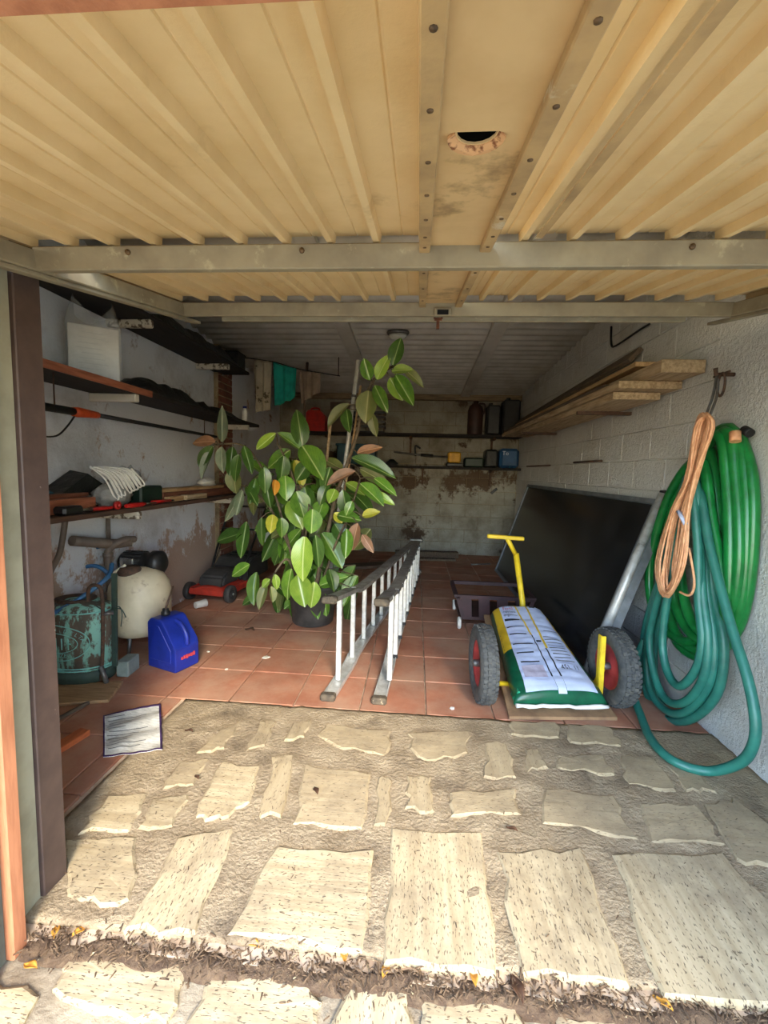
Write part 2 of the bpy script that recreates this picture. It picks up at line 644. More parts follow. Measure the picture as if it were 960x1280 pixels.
for j in range(14):
    off = 0.2 if j % 2 else 0.0
    y = 2.45 - off
    while y < YB - 0.01:
        y0, y1 = max(y, 2.45), min(y + bw, YB)
        z0, z1 = j * bh, (j + 1) * bh
        if y1 - y0 > 0.03:
            put('block', right_block_me, (XR + 0.015 + R(-.0015, .0015), (y0 + y1) / 2, (z0 + z1) / 2), wall_right, scale=(1, (y1 - y0) / bw, 1))
        y += bw
# brick pilaster on the left wall
mat('old_brick', (136, 86, 66), (112, 72, 58), 0.9, scale=9, bump=0.5, space='world', c3=(180, 170, 158), s3=4, lo3=0.55, hi3=0.62)
w = MB()
w.span((XL - 0.02, 4.62, -0.05), (XL + 0.045, 4.98, 2.60))
pil = struct(w.build('trim_1', 'mortar'), 'bare brick pilaster against the left wall', 'trim')
w = MB()
w.box((0, 0, 0), (0.02, 0.33, 0.062), bev=0.004)
bm_ = w.mesh('brick', 'old_brick')
for j in range(35):
    put('brick', bm_, (XL + 0.048 + R(-.003, .003), 4.80, 0.035 + j * 0.074), pil)

# front wall: left return, lintel, right pier
w = MB()
w.span((-2.6, YF + 0.02, -0.1), (-1.17, YF + 0.19, 3.0))
w.span((-2.6, YF + 0.02, 2.12), (1.9, YF + 0.19, 3.0))
w.span((1.30, YF - 0.06, -0.1), (1.9, YF + 0.19, 3.0))
struct(w.build('wall_front', 'white_plaster'), 'plastered front wall around the garage door opening', 'wall')
w = MB()
w.span((-2.6, 0.45, -0.1), (-1.04, 0.858, 1.66))
struct(w.build('wall_front_return', 'white_plaster'), 'white plaster return left of the door frame', 'wall')
w = MB()
w.span((1.34, -0.95, -0.1), (1.9, YF - 0.06, 3.0))  # unseen wall, placed so its edge shades the right-hand paving
struct(w.build('shade_wall', 'white_plaster'), 'short unseen wall right of the door, added to shade the paving', 'wall')
w = MB(); w.span((-1.165, 1.105, -0.005), (-1.068, 1.19, 1.85), bev=0.003)
struct(w.build('trim_2', 'brown_steel'), 'dark brown scratched steel door post', 'door post')
w = MB(); w.span((-1.2, 1.002, -0.03), (-1.078, 1.104, 1.795), bev=0.003)
struct(w.build('trim_3', 'green_grey_paint'), 'grey green painted jamb beside the brown post', 'door jamb')
w = MB(); w.span((-1.2, 0.960, -0.03), (-1.025, 1.002, 1.795), bev=0.004)
struct(w.build('trim_4', 'orange_brown_paint'), 'inner orange brown wooden jamb strip', 'door jamb')
w = MB(); w.span((-1.2, 0.905, -0.03), (-1.045, 0.960, 1.795), bev=0.003)
struct(w.build('trim_5', 'slate_paint'), 'slate grey strip between two orange jamb strips', 'door jamb')
w = MB(); w.span((-1.2, 0.860, -0.03), (-1.020, 0.905, 1.795), bev=0.004)
struct(w.build('trim_6', 'orange_brown_paint'), 'outer orange brown jamb strip beside white plaster', 'door jamb')

# roof of corrugated sheet with two cover strips
w = MB()
ny = 260
prof = []
for i in range(ny + 1):
    y = YF + 0.1 + (YB + 0.1 - YF - 0.1) * i / ny
    prof.append((y, roof_z(y) + 0.020 * math.sin(2 * PI * y / 0.146)))
A = w._v([(XL - 0.1, y, z) for y, z in prof]); B = w._v([(XR + 0.1, y, z) for y, z in prof])
C_ = w._v([(XL - 0.1, y, z + 0.02) for y, z in prof]); D = w._v([(XR + 0.1, y, z + 0.02) for y, z in prof])
for i in range(ny):
    w._f((A[i], A[i + 1], B[i + 1], B[i]), True)
    w._f((C_[i], D[i], D[i + 1], C_[i + 1]), True)
w._f((A[0], B[0], D[0], C_[0])); w._f((A[-1], C_[-1], D[-1], B[-1]))
for i in range(ny):
    w._f((A[i], C_[i], C_[i + 1], A[i + 1])); w._f((B[i], B[i + 1], D[i + 1], D[i]))
ceiling = struct(w.build('ceiling', 'roof_sheet'), 'pale corrugated roof sheets seen from below', 'ceiling')
for xx in (-0.72, 0.70):
    w = MB(); w.bar((xx, 1.3, roof_z(1.3) - 0.035), (xx, YB, roof_z(YB) - 0.035), 0.13, 0.04)
    w.build('cover_strip', 'roof_sheet', ceiling)
w = MB(); w.span((XL, YB - 0.10, 2.40), (XR, YB, 2.485))
struct(w.build('trim_7', mat('old_beam', (150, 132, 104), (116, 98, 76), 0.9, scale=6, space='world', stretch=(1, 8, 8), bump=0.3)), 'timber wall plate under the roof at the back wall', 'trim')

# ------------------------------------------------------------------ up-and-over door, open
DY1, DZ1, DSL = 1.13, 1.80, 0.188
DN = Vector((0, -DSL, 1)).normalized()
DD = Vector((0, 1, DSL)).normalized()
DOOR_X0, DOOR_X1 = -1.03, 1.225
YA, YE = 0.326, 1.86


def dp(x, y, h=0.0):
    """point of the door: x across, y depth, h above the frame's underside"""
    return Vector((x, y, DZ1 + DSL * (y - DY1))) + DN * h


door = thing('door_1', 'open beige up-and-over garage door overhead, ribbed with a grey frame', 'garage door', dp(0.1, 1.1))
door['kind'] = 'structure'
# ribbed slats
PX0, PX1 = 0.012, 0.137      # centre plate
sw = 0.1135


def slat_mesh(wd, rib, fine, ya, ye):
    mb = MB()
    L0, L1 = dp(0, ya, 0.080), dp(0, ye, 0.080)
    mid = (L0 + L1) / 2
    L0 -= mid; L1 -= mid
    if fine:
        pr = [(0, 0), (wd * .28, 0), (wd * .30, .003), (wd * .33, 0), (wd * .52, 0), (wd * .54, .003), (wd * .57, 0), (wd - .024, 0), (wd - .021, -.021), (wd - .006, -.021), (wd - .002, 0), (wd, 0)]
    else:
        pr = [(0, 0), (wd * .42, 0), (wd * .44, .0022), (wd * .47, 0), (wd - .024, 0), (wd - .021, -.021), (wd - .006, -.021), (wd - .002, 0), (wd, 0)]
    if rib < 0: pr = [(wd - x, z) for x, z in pr][::-1]
    lo = [[L + Vector((x - wd / 2, 0, 0)) + DN * z for x, z in pr] for L in (L0, L1)]
    up = [[L + Vector((x - wd / 2, 0, 0)) + DN * (z + .004) for x, z in pr] for L in (L0, L1)]
    a, b, c, d = mb._v(lo[0]), mb._v(lo[1]), mb._v(up[0]), mb._v(up[1])
    n = len(pr)
    for i in range(n - 1):
        mb._f((a[i], b[i], b[i + 1], a[i + 1])); mb._f((c[i], c[i + 1], d[i + 1], d[i]))
        mb._f((a[i], a[i + 1], c[i + 1], c[i])); mb._f((b[i], d[i], d[i + 1], b[i + 1]))
    mb._f((a[0], c[0], d[0], b[0])); mb._f((a[-1], b[-1], d[-1], c[-1]))
    return mb.mesh('slat', 'beige_door_paint'), mid


halves = [(slat_mesh(sw, 1, False, a_, b_), slat_mesh(sw, 1, True, a_, b_)) for a_, b_ in ((YA, DY1 + 0.015), (DY1 + 0.14, YE))]
def lay_slat(xc, fine):
    for plain, lined in halves:
        me, mid = lined if fine else plain
        put('slat', me, mid + Vector((xc, 0, 0)), door)


x = PX0 - 0.002
while x - sw > DOOR_X0 - 0.14:
    lay_slat(x - sw / 2, False)
    x -= sw
x = PX1 + 0.002
i = 0
while x + sw < DOOR_X1 + 0.06:
    lay_slat(x + sw / 2, i < 2)
    x += sw; i += 1
# lapped, rust-edged joint strip two slats right of the plate
w = MB()
w.bar(dp(PX1 + 0.125, YA, 0.052), dp(PX1 + 0.125, DY1 - 0.05, 0.052), 0.016, 0.004, DN)
lab(w.build('joint_strip', 'worn_beige_paint', door), 'scuffed joint strip')
# centre plate with a real half-moon hole
hx, hy, hr = 0.066, 0.640, 0.027
ph = 0.048
w = MB()
arc = [(hx + hr * math.cos(a), hy + 1.15 * hr * math.sin(a)) for a in [PI * q / 8 for q in range(9)]]
L = [(PX0, YA), (hx, YA), (hx, hy)] + [arc[8]] + arc[7:3:-1] + [(hx, YE), (PX0, YE)]
Rr = [(hx, YA), (PX1, YA), (PX1, YE), (hx, YE)] + arc[4::-1] + [(hx, hy)]
for poly in (L, Rr):
    q = []
    for p in poly:
        if not q or (Vector(p) - Vector(q[-1])).length > 1e-6: q.append(p)
    w.prism([dp(a, b, ph) for a, b in q], DN * 0.003)
plate = w.build('centre_plate', 'centre_beige_paint', door)
w = MB()
w.bar(dp(hx, hy - 0.03, ph + 0.03), dp(hx, hy + 0.05, ph + 0.03), 0.09, 0.05, DN)
bmesh.ops.delete(w.bm, geom=[f for f in w.bm.faces if f.calc_center_median().z < dp(hx, hy, ph + .012).z], context='FACES')
w.build('handle_recess', 'hole_shade_black', plate)  # cup coloured black for the darkness behind the finger hole
w = MB()
ar = [(hx + (hr + .002) * math.cos(PI * q / 10), hy + 1.15 * (hr + .002) * math.sin(PI * q / 10)) for q in range(11)]
w.prism([dp(a, b, ph - .001) for a, b in ar] + [dp(hx + (hr + .012) * math.cos(PI * q / 10), hy + 0.005 + 1.2 * (hr + .009) * math.sin(PI * q / 10), ph - .006) for q in range(10, -1, -1)], DN * 0.004)
lab(w.build('handle_lip', 'pale_rust', plate), 'rusty lip of the half-moon finger hole')
for xx, ws in ((PX0 - 0.010, 0.026), (PX1 + 0.010, 0.026)):
    w = MB()
    w.bar(dp(xx, YA, ph - .008), dp(xx, YE, ph - .008), ws, 0.016, DN, bev=.002)
    st = w.build('plate_strip', 'worn_beige_paint', door)
    for yy in (0.44, 0.56, 0.68, 0.79, 0.90, 1.0, 1.07, 1.3, 1.5, 1.7):
        w = MB()
        w.xf = Matrix.Translation(dp(xx, yy, ph - .016)) @ DN.to_track_quat('Z', 'Y').to_matrix().to_4x4()
        w.lathe([(0.0, -.002), (.004, -.0015), (.0045, .001)], 8)
        w.build('bolt', 'dark_bolt', st)
# frame
w = MB(); w.bar(dp(DOOR_X0 + .02, DY1, .028), dp(DOOR_X1 - .02, DY1, .028), 0.035, 0.056, DN, bev=.003)
w.build('cross_beam', 'door_frame_grey', door)
w = MB(); w.bar(dp(DOOR_X0 + .02, YE - .005, .026), dp(DOOR_X1 - .02, YE - .005, .026), 0.03, 0.052, DN, bev=.003)
w.build('cross_beam', 'door_frame_grey', door)
w = MB(); w.bar(dp(DOOR_X0 + .16, YE + .05, .002), dp(DOOR_X1 - .16, YE + .05, .002), 0.026, 0.03, DN, bev=.003)
lab(w.build('lower_lip', 'door_frame_grey', door), 'thin second bar along the inner end of the door')
for xx in (DOOR_X0, DOOR_X1):
    w = MB()
    w.bar(dp(xx, YA, .025), dp(xx, YE, .025), 0.05, 0.05, DN, bev=.003)
    w.bar(dp(xx, YA, -.006), dp(xx, YE + 0.14, -.006), 0.03, 0.012, DN, bev=.002)
    w.build('side_rail', 'door_frame_grey', door)
for xx in (0.62, 0.92, -0.75, -0.3):
    w = MB()
    w.xf = Matrix.Translation(dp(xx, DY1 - 0.019, .04))
    w.lathe([(0.0, -.004), (.006, -.003), (.007, .002)], 8, axis='y')
    w.build('bolt', 'dark_bolt', door)
w = MB()
w.bar(dp(0.085, YE - .035, .014), dp(0.085, YE - .01, .014), 0.07, 0.03, DN, bev=.003)
w.build('latch_case', 'door_frame_grey', door)
w = MB()
w.bar(dp(0.085, YE - .04, .012), dp(0.085, YE - .034, .012), 0.045, 0.018, DN)
w.build('latch_slot_shade', 'hole_shade_black', door)  # solid bar, its black painted as the dark of a slot
w = MB()
w.bar(dp(0.07, YE + .035, -.02), dp(0.07, YE + .065, -.02), 0.012, 0.04, DN)
w.bar(dp(0.055, YE + .034, -.004), dp(0.085, YE + .034, -.004), 0.012, 0.012, DN)
w.bar(dp(0.055, YE + .03, .012), dp(0.055, YE + .05, .012), 0.008, 0.03, DN)
w.bar(dp(0.085, YE + .03, .012), dp(0.085, YE + .05, .012), 0.008, 0.03, DN)
lab(w.build('latch_hook', 'rust', door), 'rusty latch hook')
# orange-brown edge board along the outer end
w = MB(); w.bar(dp(DOOR_X0 - .03, YA - .015, .0), dp(0.22, YA - .015, .0), 0.03, 0.05, DN, bev=.003)
lab(w.build('edge_board', 'orange_brown_paint', door), 'orange brown board along the outer edge of the door')

# ================================================================== things
mat('old_shelf_board', (92, 66, 50), (60, 44, 36), 0.8, scale=5, stretch=(8, 1, 8), bump=0.3)
mat('black_board', (30, 26, 24), (44, 36, 32), 0.85, scale=6, stretch=(8, 1, 8))
mat('white_bracket', (214, 208, 192), (160, 150, 132), 0.6, scale=14, lo=0.55, hi=0.68)
mat('rusty_bracket', (206, 200, 184), (96, 82, 66), 0.7, scale=26, lo=0.5, hi=0.58)
mat('plastic_film', (190, 194, 196), rough=0.25)
mat('white_box', (226, 224, 216), (206, 202, 192), 0.5, scale=8)
mat('black_tarp', (26, 27, 26), (44, 46, 42), 0.45, scale=10, bump=0.5, bscale=14, dist=0.03)
mat('mahogany', (176, 108, 78), (140, 80, 56), 0.5, scale=5, stretch=(10, 1, 10), bump=0.15)
mat('dark_mahogany', (138, 84, 60), (104, 62, 46), 0.6, scale=5, stretch=(10, 1, 10), bump=0.15)
mat('pine', (206, 170, 122), (176, 136, 90), 0.65, scale=5, stretch=(10, 1, 10), bump=0.15)
mat('weathered_pine', (198, 174, 138), (160, 134, 100), 0.75, scale=5, stretch=(12, 1, 12), bump=0.3, c3=(110, 86, 62), s3=3, lo3=0.55, hi3=0.75)
mat('grey_timber', (112, 96, 78), (82, 70, 58), 0.85, scale=5, stretch=(12, 1, 12), bump=0.3)
mat('white_rope', (230, 228, 220), (120, 120, 118), 0.8, scale=120, lo=0.62, hi=0.68)
mat('grey_plastic_bag', (158, 158, 154), (128, 128, 124), 0.35, scale=9, bump=0.5, bscale=16, dist=0.02)
mat('black_plastic', (24, 24, 25), (34, 34, 35), 0.45, scale=20)
mat('dark_rubber', (34, 35, 36), (52, 52, 52), 0.8, scale=30, bump=0.2)
mat('tyre_rubber', (62, 64, 64), (86, 86, 82), 0.85, scale=30, bump=0.2, c3=(120, 114, 100), s3=8, lo3=0.55, hi3=0.75)
mat('red_plastic', (196, 34, 30), (170, 28, 26), 0.4, scale=14)
mat('orange_plastic', (206, 84, 40), (180, 70, 34), 0.45, scale=18)
mat('teal_plastic', (24, 78, 92), (20, 64, 78), 0.45, scale=12)
mat('dark_green_plastic', (28, 50, 38), (22, 40, 32), 0.5, scale=12)
mat('aluminium', (204, 204, 198), (176, 174, 166), 0.42, 0.35, scale=20, c3=(120, 114, 104), s3=6, lo3=0.6, hi3=0.7)
mat('worn_aluminium', (160, 156, 146), (122, 116, 106), 0.55, 0.3, scale=18, c3=(190, 188, 180), s3=9, lo3=0.58, hi3=0.7)
mat('aluminium_rung', (220, 220, 214), (196, 194, 186), 0.45, 0.45, scale=30)
mat('ladder_foot', (96, 84, 66), (66, 58, 48), 0.85, scale=24, c3=(196, 176, 140), s3=20, lo3=0.6, hi3=0.68)
mat('steel_grey', (126, 126, 124), (100, 98, 94), 0.45, 0.6, scale=14)
mat('cream_enamel', (226, 212, 180), (206, 190, 156), 0.4, scale=5, c3=(160, 134, 100), s3=6, lo3=0.62, hi3=0.74)
mat('brown_pvc', (112, 98, 86), (92, 80, 70), 0.55, scale=12)
mat('blue_hose', (56, 108, 152), (40, 84, 124), 0.4, scale=12)
mat('blue_plastic', (30, 50, 150), (24, 42, 130), 0.38, scale=9, c3=(44, 64, 160), s3=5)
mat('galvanised_box', (136, 146, 138), (112, 122, 114), 0.6, scale=10)
mat('mower_red', (186, 58, 42), (150, 46, 36), 0.5, scale=12, c3=(120, 92, 78), s3=9, lo3=0.6, hi3=0.72)
mat('mower_black', (50, 50, 50), (66, 64, 62), 0.6, scale=10)
mat('white_plastic', (232, 230, 222), (216, 214, 206), 0.5, scale=10)
mat('wheel_rim_red', (168, 60, 58), (140, 48, 48), 0.55, scale=14, c3=(110, 66, 58), s3=10, lo3=0.6, hi3=0.7)
mat('yellow_paint', (232, 200, 40), (214, 180, 34), 0.45, scale=14, c3=(150, 120, 50), s3=14, lo3=0.66, hi3=0.72)
mat('plywood', (150, 118, 84), (120, 92, 66), 0.8, scale=8, bump=0.2)
mat('bag_green', (20, 92, 62), (14, 72, 50), 0.28, scale=9)
mat('bag_white', (206, 216, 240), (186, 198, 226), 0.4, scale=7, bump=0.15, bscale=18)
mat('bag_yellow', (226, 190, 50), (208, 172, 44), 0.4, scale=9)
mat('bag_ink', (30, 36, 44), rough=0.5)
mat('bag_red_ink', (200, 70, 80), rough=0.5)
mat('bag_photo', (196, 190, 204), (170, 160, 176), 0.45, scale=22)
mat('maroon_plastic', (66, 40, 42), (48, 30, 32), 0.6, scale=10)
mat('smoked_glass', (22, 24, 26), (38, 40, 42), 0.22, scale=3, space='world')
mat('panel_frame', (134, 138, 140), (112, 116, 118), 0.5, 0.3, scale=12)
mat('teal_hose', (44, 116, 100), (34, 98, 86), 0.42, scale=12)
mat('green_hose', (26, 128, 58), (18, 104, 46), 0.28, scale=12)
mat('copper_cable', (232, 176, 130), (206, 144, 100), 0.5, scale=30)
mat('rusty_iron', (70, 54, 44), (100, 72, 54), 0.8, scale=40)
mat('pot_plastic', (52, 50, 48), (74, 70, 66), 0.6, scale=10)
mat('soil', (60, 44, 32), (84, 64, 46), 0.98, scale=40, bump=0.8)
mat('bark', (112, 96, 74), (84, 72, 56), 0.85, scale=20, bump=0.3)
mat('teal_cloth', (30, 164, 148), (24, 140, 128), 0.9, scale=10)
mat('cream_cloth', (182, 172, 150), (160, 150, 128), 0.9, scale=5, c3=(84, 78, 62), s3=9, lo3=0.56, hi3=0.60)
mat('tan_cloth', (150, 132, 116), (126, 110, 96), 0.9, scale=6)
mat('canister_brown', (66, 40, 32), (50, 32, 26), 0.55, scale=8)
mat('blue_bag', (40, 84, 128), (30, 66, 106), 0.5, scale=6, c3=(60, 130, 160), s3=12, lo3=0.58, hi3=0.64)
mat('yellow_tool', (220, 166, 40), (196, 146, 34), 0.5, scale=14)
mat('tank_verdigris', (84, 78, 66), (104, 90, 76), 0.75, scale=6, lo=0.45, hi=0.6, stretch=(1, 1, .45), c3=(140, 196, 178), s3=16, lo3=0.485, hi3=0.56)
mat('verdigris_paint', (140, 206, 196), (112, 176, 166), 0.7, scale=40)
mat('tank_dark_green', (58, 76, 66), (44, 60, 54), 0.7, scale=12)
mat('dead_leaf_yellow', (214, 156, 58), (176, 120, 44), 0.8, scale=40)
mat('dead_leaf_brown', (96, 66, 42), (74, 50, 34), 0.85, scale=40)
mat('sheet_white', (226, 224, 214), (190, 188, 176), 0.4, scale=26, stretch=(1, 4, 1), bump=0.3)
mat('purple_edge', (66, 40, 84), (50, 30, 66), 0.6, scale=20)
mat('paper_note', (226, 218, 196), (204, 194, 172), 0.7, scale=20)
mat('lamp_glass', (214, 214, 204), (196, 196, 186), 0.3, scale=6)
mat('dark_panel_wood', (110, 92, 76), (90, 76, 64), 0.8, scale=5, stretch=(1, 10, 1))
mat('chrome', (200, 200, 196), (150, 150, 146), 0.25, 0.9, scale=20)

# ------------------------------------------------------------------ left wall shelves
def shelf(label, y0, y1, z, d, th, m, brk, bm, edge=None):
    t = thing('wall_shelf', label, 'shelf', (XL + d / 2, (y0 + y1) / 2, z - th), 'plank shelves along the left wall')
    w = MB(); w.span((XL + .004, y0, z - th), (XL + d, y1, z), bev=.003)
    w.build('board', m, t)
    if edge:
        w = MB(); w.span((XL + d, y0, z - .035), (XL + d + .014, edge, z + .008), bev=.002)
        lab(w.build('edge_strip', 'mahogany', t), 'reddish strip along the front edge')
    for y in brk:
        w = MB()
        w.span((XL + .004, y - .022, z - th - .055), (XL + d - .01, y + .022, z - th - .002), bev=.006)
        w.build('bracket', bm, t)
    return t


shelf('top plank shelf on the left wall, coloured black for shade, highest of three', 1.5, 4.75, 2.335, 0.345, .028, 'black_board', (3.0, 4.25), 'rusty_bracket')  # shade on this shelf is put into its black board colour
shelf('middle plank shelf on the left wall holding the wrapped box', 1.5, 5.05, 1.800, 0.345, .032, 'black_board', (2.82, 4.75), 'white_bracket', 2.95)
shelf('lowest left wall shelf, at bench height above the pump', 1.5, 4.60, 1.012, 0.355, .030, 'old_shelf_board', (2.80, 4.3), 'rusty_bracket')


def sheet(fn, nu, nv, name, m, label, cat, th=(0, 0, .003), group=None):
    w = MB()
    w.grid(fn, nu, nv, thick=th)
    return tag(w.build(name, m), label, cat, group)


# wrapped box on the middle shelf
bx0, bx1 = -1.99, -1.76
a = at(75, 465, X=-1.98); b = at(138, 465, X=-1.98)
t = thing('wrapped_box', 'white box wrapped in clear plastic on the middle shelf', 'box', (-2.02, 2.63, 1.80))
BX = Matrix.Translation((-2.02, 2.63, 0)) @ Matrix.Rotation(.62, 4, 'Z')
w = MB(); w.xf = BX; w.box((0, 0, 1.965), (0.262, 0.15, 0.320), bev=.006)
w.build('carton', 'white_box', t)
w = MB(); w.xf = BX
for i in range(9):
    z = 1.84 + i * .030
    w.box((R(-.03, .0), -.0765, z), (R(.10, .17), .002, .004))
k = NT('clear_film')
vv = k.coord('object'); k.bump(k.noise(vv, 22, 4), 0.8, 0.02); k.fin((226, 230, 232), 0.2)
tr = k.n('ShaderNodeBsdfTransparent'); mxs = k.n('ShaderNodeMixShader'); mxs.inputs[0].default_value = 0.24
k.l(tr.outputs[0], mxs.inputs[1]); k.l(k.b.outputs[0], mxs.inputs[2])
k.l(mxs.outputs[0], k.t.nodes['Material Output'].inputs['Surface']); MATS['clear_film'] = k.m
o_ = lab(w.build('print_lines', mat('pale_print', (196, 194, 188), rough=.6), t), 'faint grey printed lines'); o_['kind'] = 'stuff'
w = MB()
def film(u, v):
    a = 2 * PI * u
    c, s_ = math.cos(a), math.sin(a)
    q = 1 / max(abs(c), abs(s_))
    x, y = c * q * .143, s_ * q * .086
    n = .010 * noise.noise((c * 3, s_ * 3, v * 6))
    if v < .8: k_, z = 1.0 + n * 2, v / .8 * .335
    else:
        k_ = 1 - (v - .8) * 1.6 + n * 6; z = .335 + (v - .8) * .42 * (1.2 + .9 * math.sin(a * 2 + 1)) 
    return (x * k_, y * k_, 1.803 + z)
w.xf = BX
w.grid(film, 36, 16)
lab(w.build('plastic_wrap', 'clear_film', t), 'crumpled clear plastic film')

# black tarpaulins on the middle shelf
def tarp(cx, cy_, lx, ly, h, seed, z0):
    def fn(u, v):
        x = cx + (u - .5) * lx; y = cy_ + (v - .5) * ly
        e = min(u, 1 - u, v, 1 - v)
        k_ = min(1, e * 5)
        return (x, y, z0 + .004 + k_ * (h + .05 * noise.noise((x * 6, y * 4, seed)) + .02 * noise.noise((x * 18, y * 14, seed))))
    return fn
w = MB(); w.grid(tarp(-2.03, 3.29, .33, .82, .10, 1, 1.80), 16, 32, thick=(0, 0, -.004))
tag(w.build('folded_tarpaulin', 'black_tarp'), 'crumpled black tarpaulin beside the wrapped box', 'tarpaulin', 'black covers on the middle shelf')
w = MB(); w.grid(tarp(-2.05, 4.20, .30, 1.0, .065, 5, 1.80), 16, 32, thick=(0, 0, -.004))
tag(w.build('folded_tarpaulin', 'black_tarp'), 'flatter black cover at the far end of the middle shelf', 'tarpaulin', 'black covers on the middle shelf')
# on the top shelf
w = MB(); w.grid(tarp(-2.03, 3.75, .33, 1.5, .10, 8, 2.336), 16, 40, thick=(0, 0, -.004))
tag(w.build('rolled_black_cover', 'black_tarp'), 'long black cover lying on the top left shelf', 'tarpaulin')
# black box hanging low at the shelf's far end
t = thing('black_crate', 'black lidded box at the far end of the top left shelf', 'crate', (-2.02, 4.62, 2.337))
w = MB(); w.span((-2.13, 4.52, 2.337), (-1.90, 4.73, 2.50), bev=.012); w.build('body', 'black_plastic', t)
w = MB(); w.span((-2.135, 4.515, 2.49), (-1.895, 4.735, 2.51), bev=.006); w.build('rim', 'black_plastic', t)
w = MB(); w.lathe([(.03, 0), (.032, .005), (.032, .11), (.018, .135), (.018, .15)], 16, c=(-1.93, 4.78, 1.801))
t = thing('white_bottle', 'small white bottle with a blue cap at the far end of the middle shelf', 'bottle', (-1.93, 4.78, 1.801))
w.build('body', 'white_plastic', t)
w = MB(); w.lathe([(.022, .15), (.022, .175), (.0, .176)], 16, c=(-1.93, 4.78, 1.801)); w.build('cap', 'blue_plastic', t)

# pole tool hung under the middle shelf
t = thing('pole_tool', 'black pole tool with an orange grip under the middle shelf', 'pole tool', (-1.9, 3.0, 1.6))
p0, p1 = at(48, 507, X=-1.93), at(95, 515, X=-1.95)
p2, p3 = at(122, 519, X=-1.97), at(270, 546, X=-2.12)
w = MB(); w.tube([p0 + (p0 - p1) * .6, p1], .022, 10); w.build('motor_tube', 'black_plastic', t)
w = MB(); w.tube([p1 - (p2 - p1) * .12, p1 + (p2 - p1) * .1, p1 + (p2 - p1) * .8, p2], [.026, .030, .022, .020], 10); w.build('grip', 'orange_plastic', t)
w = MB(); w.tube([p2, p3], .014, 10); w.build('shaft', 'black_plastic', t)
w = MB()
w.tube(smooth_path([p1 + Vector((0, 0, -.01)), at(84, 533, X=-1.95), at(70, 545, X=-1.95), at(45, 545, X=-1.95)], 6), .005, 6)
w.build('strap', 'black_plastic', t)
for q in (p0 + Vector((0, .1, 0)), p3 + Vector((0, -.25, 0))):
    w = MB(); w.tube([q + Vector((0, 0, -.02)), Vector((q.x, q.y, 1.768))], .004, 6)
    w.build('hanger_wire', 'rusty_iron', t)

# ------------------------------------------------------------------ lower shelf load
ZS = 1.012
def plank(name, a, b, w_, h, m, label, group=None, cat='plank', up=(0, 0, 1)):
    mb = MB(); mb.bar(a, b, w_, h, up, bev=.003)
    return tag(mb.build(name, m), label, cat, group)


GRP = 'timber on the lowest left shelf'
plank('timber_plank', (-2.03, 1.75, ZS + .042), (-2.02, 2.50, ZS + .042), .15, .08, 'mahogany', 'thick reddish board at the near end of the lowest shelf', GRP)
plank('timber_plank', (-2.08, 1.9, ZS + .094), (-2.08, 2.55, ZS + .094), .10, .022, 'dark_mahogany', 'thin dark strip lying on the thick reddish board', GRP)
plank('timber_plank', (-2.05, 3.25, ZS + .035), (-2.05, 4.55, ZS + .035), .16, .066, 'dark_mahogany', 'dark reddish board at the far end of the lowest shelf', GRP)
plank('timber_plank', (-2.07, 3.28, ZS + .082), (-2.07, 4.40, ZS + .082), .13, .026, 'pine', 'pale pine board on top of the dark reddish board', GRP)
plank('wood_block', (-1.935, 3.24, ZS + .020), (-1.935, 3.44, ZS + .020), .05, .038, 'pine', 'small pale wood block on the shelf edge, nearer of two', 'wood blocks on the shelf edge', 'wood block')
plank('wood_block', (-1.92, 3.46, ZS + .022), (-1.92, 3.80, ZS + .022), .06, .042, 'weathered_pine', 'small brownish wood block on the shelf edge, farther of two', 'wood blocks on the shelf edge', 'wood block')
# teal folder-like box behind the post
w = MB(); w.prism([(-2.19, 2.02, ZS + .10), (-2.0, 2.02, ZS + .10), (-2.0, 2.02, ZS + .24), (-2.19, 2.02, ZS + .24)][::1], (0, .03, 0))
w = MB(); w.prism([(-2.16, 1.95, ZS + .108), (-2.16, 2.33, ZS + .108), (-2.16, 2.02, ZS + .26), (-2.16, 1.95, ZS + .26)], (.10, 0, 0))
tag(w.build('teal_bag', 'teal_plastic'), 'dark teal wedge-shaped bag beside the brown post, on the lowest shelf', 'bag')
# dark foil sheet, tented
w = MB()
pk = at(107, 566, X=-2.15)
w.prism([(-2.19, 2.36, ZS + .108), (-2.19, 2.86, ZS + .100), (-2.19, 2.60, ZS + .24)], (.12, 0, -.02))
tag(w.build('folded_dark_cover', 'black_tarp'), 'dark peaked folded cover behind the white rope', 'cover')
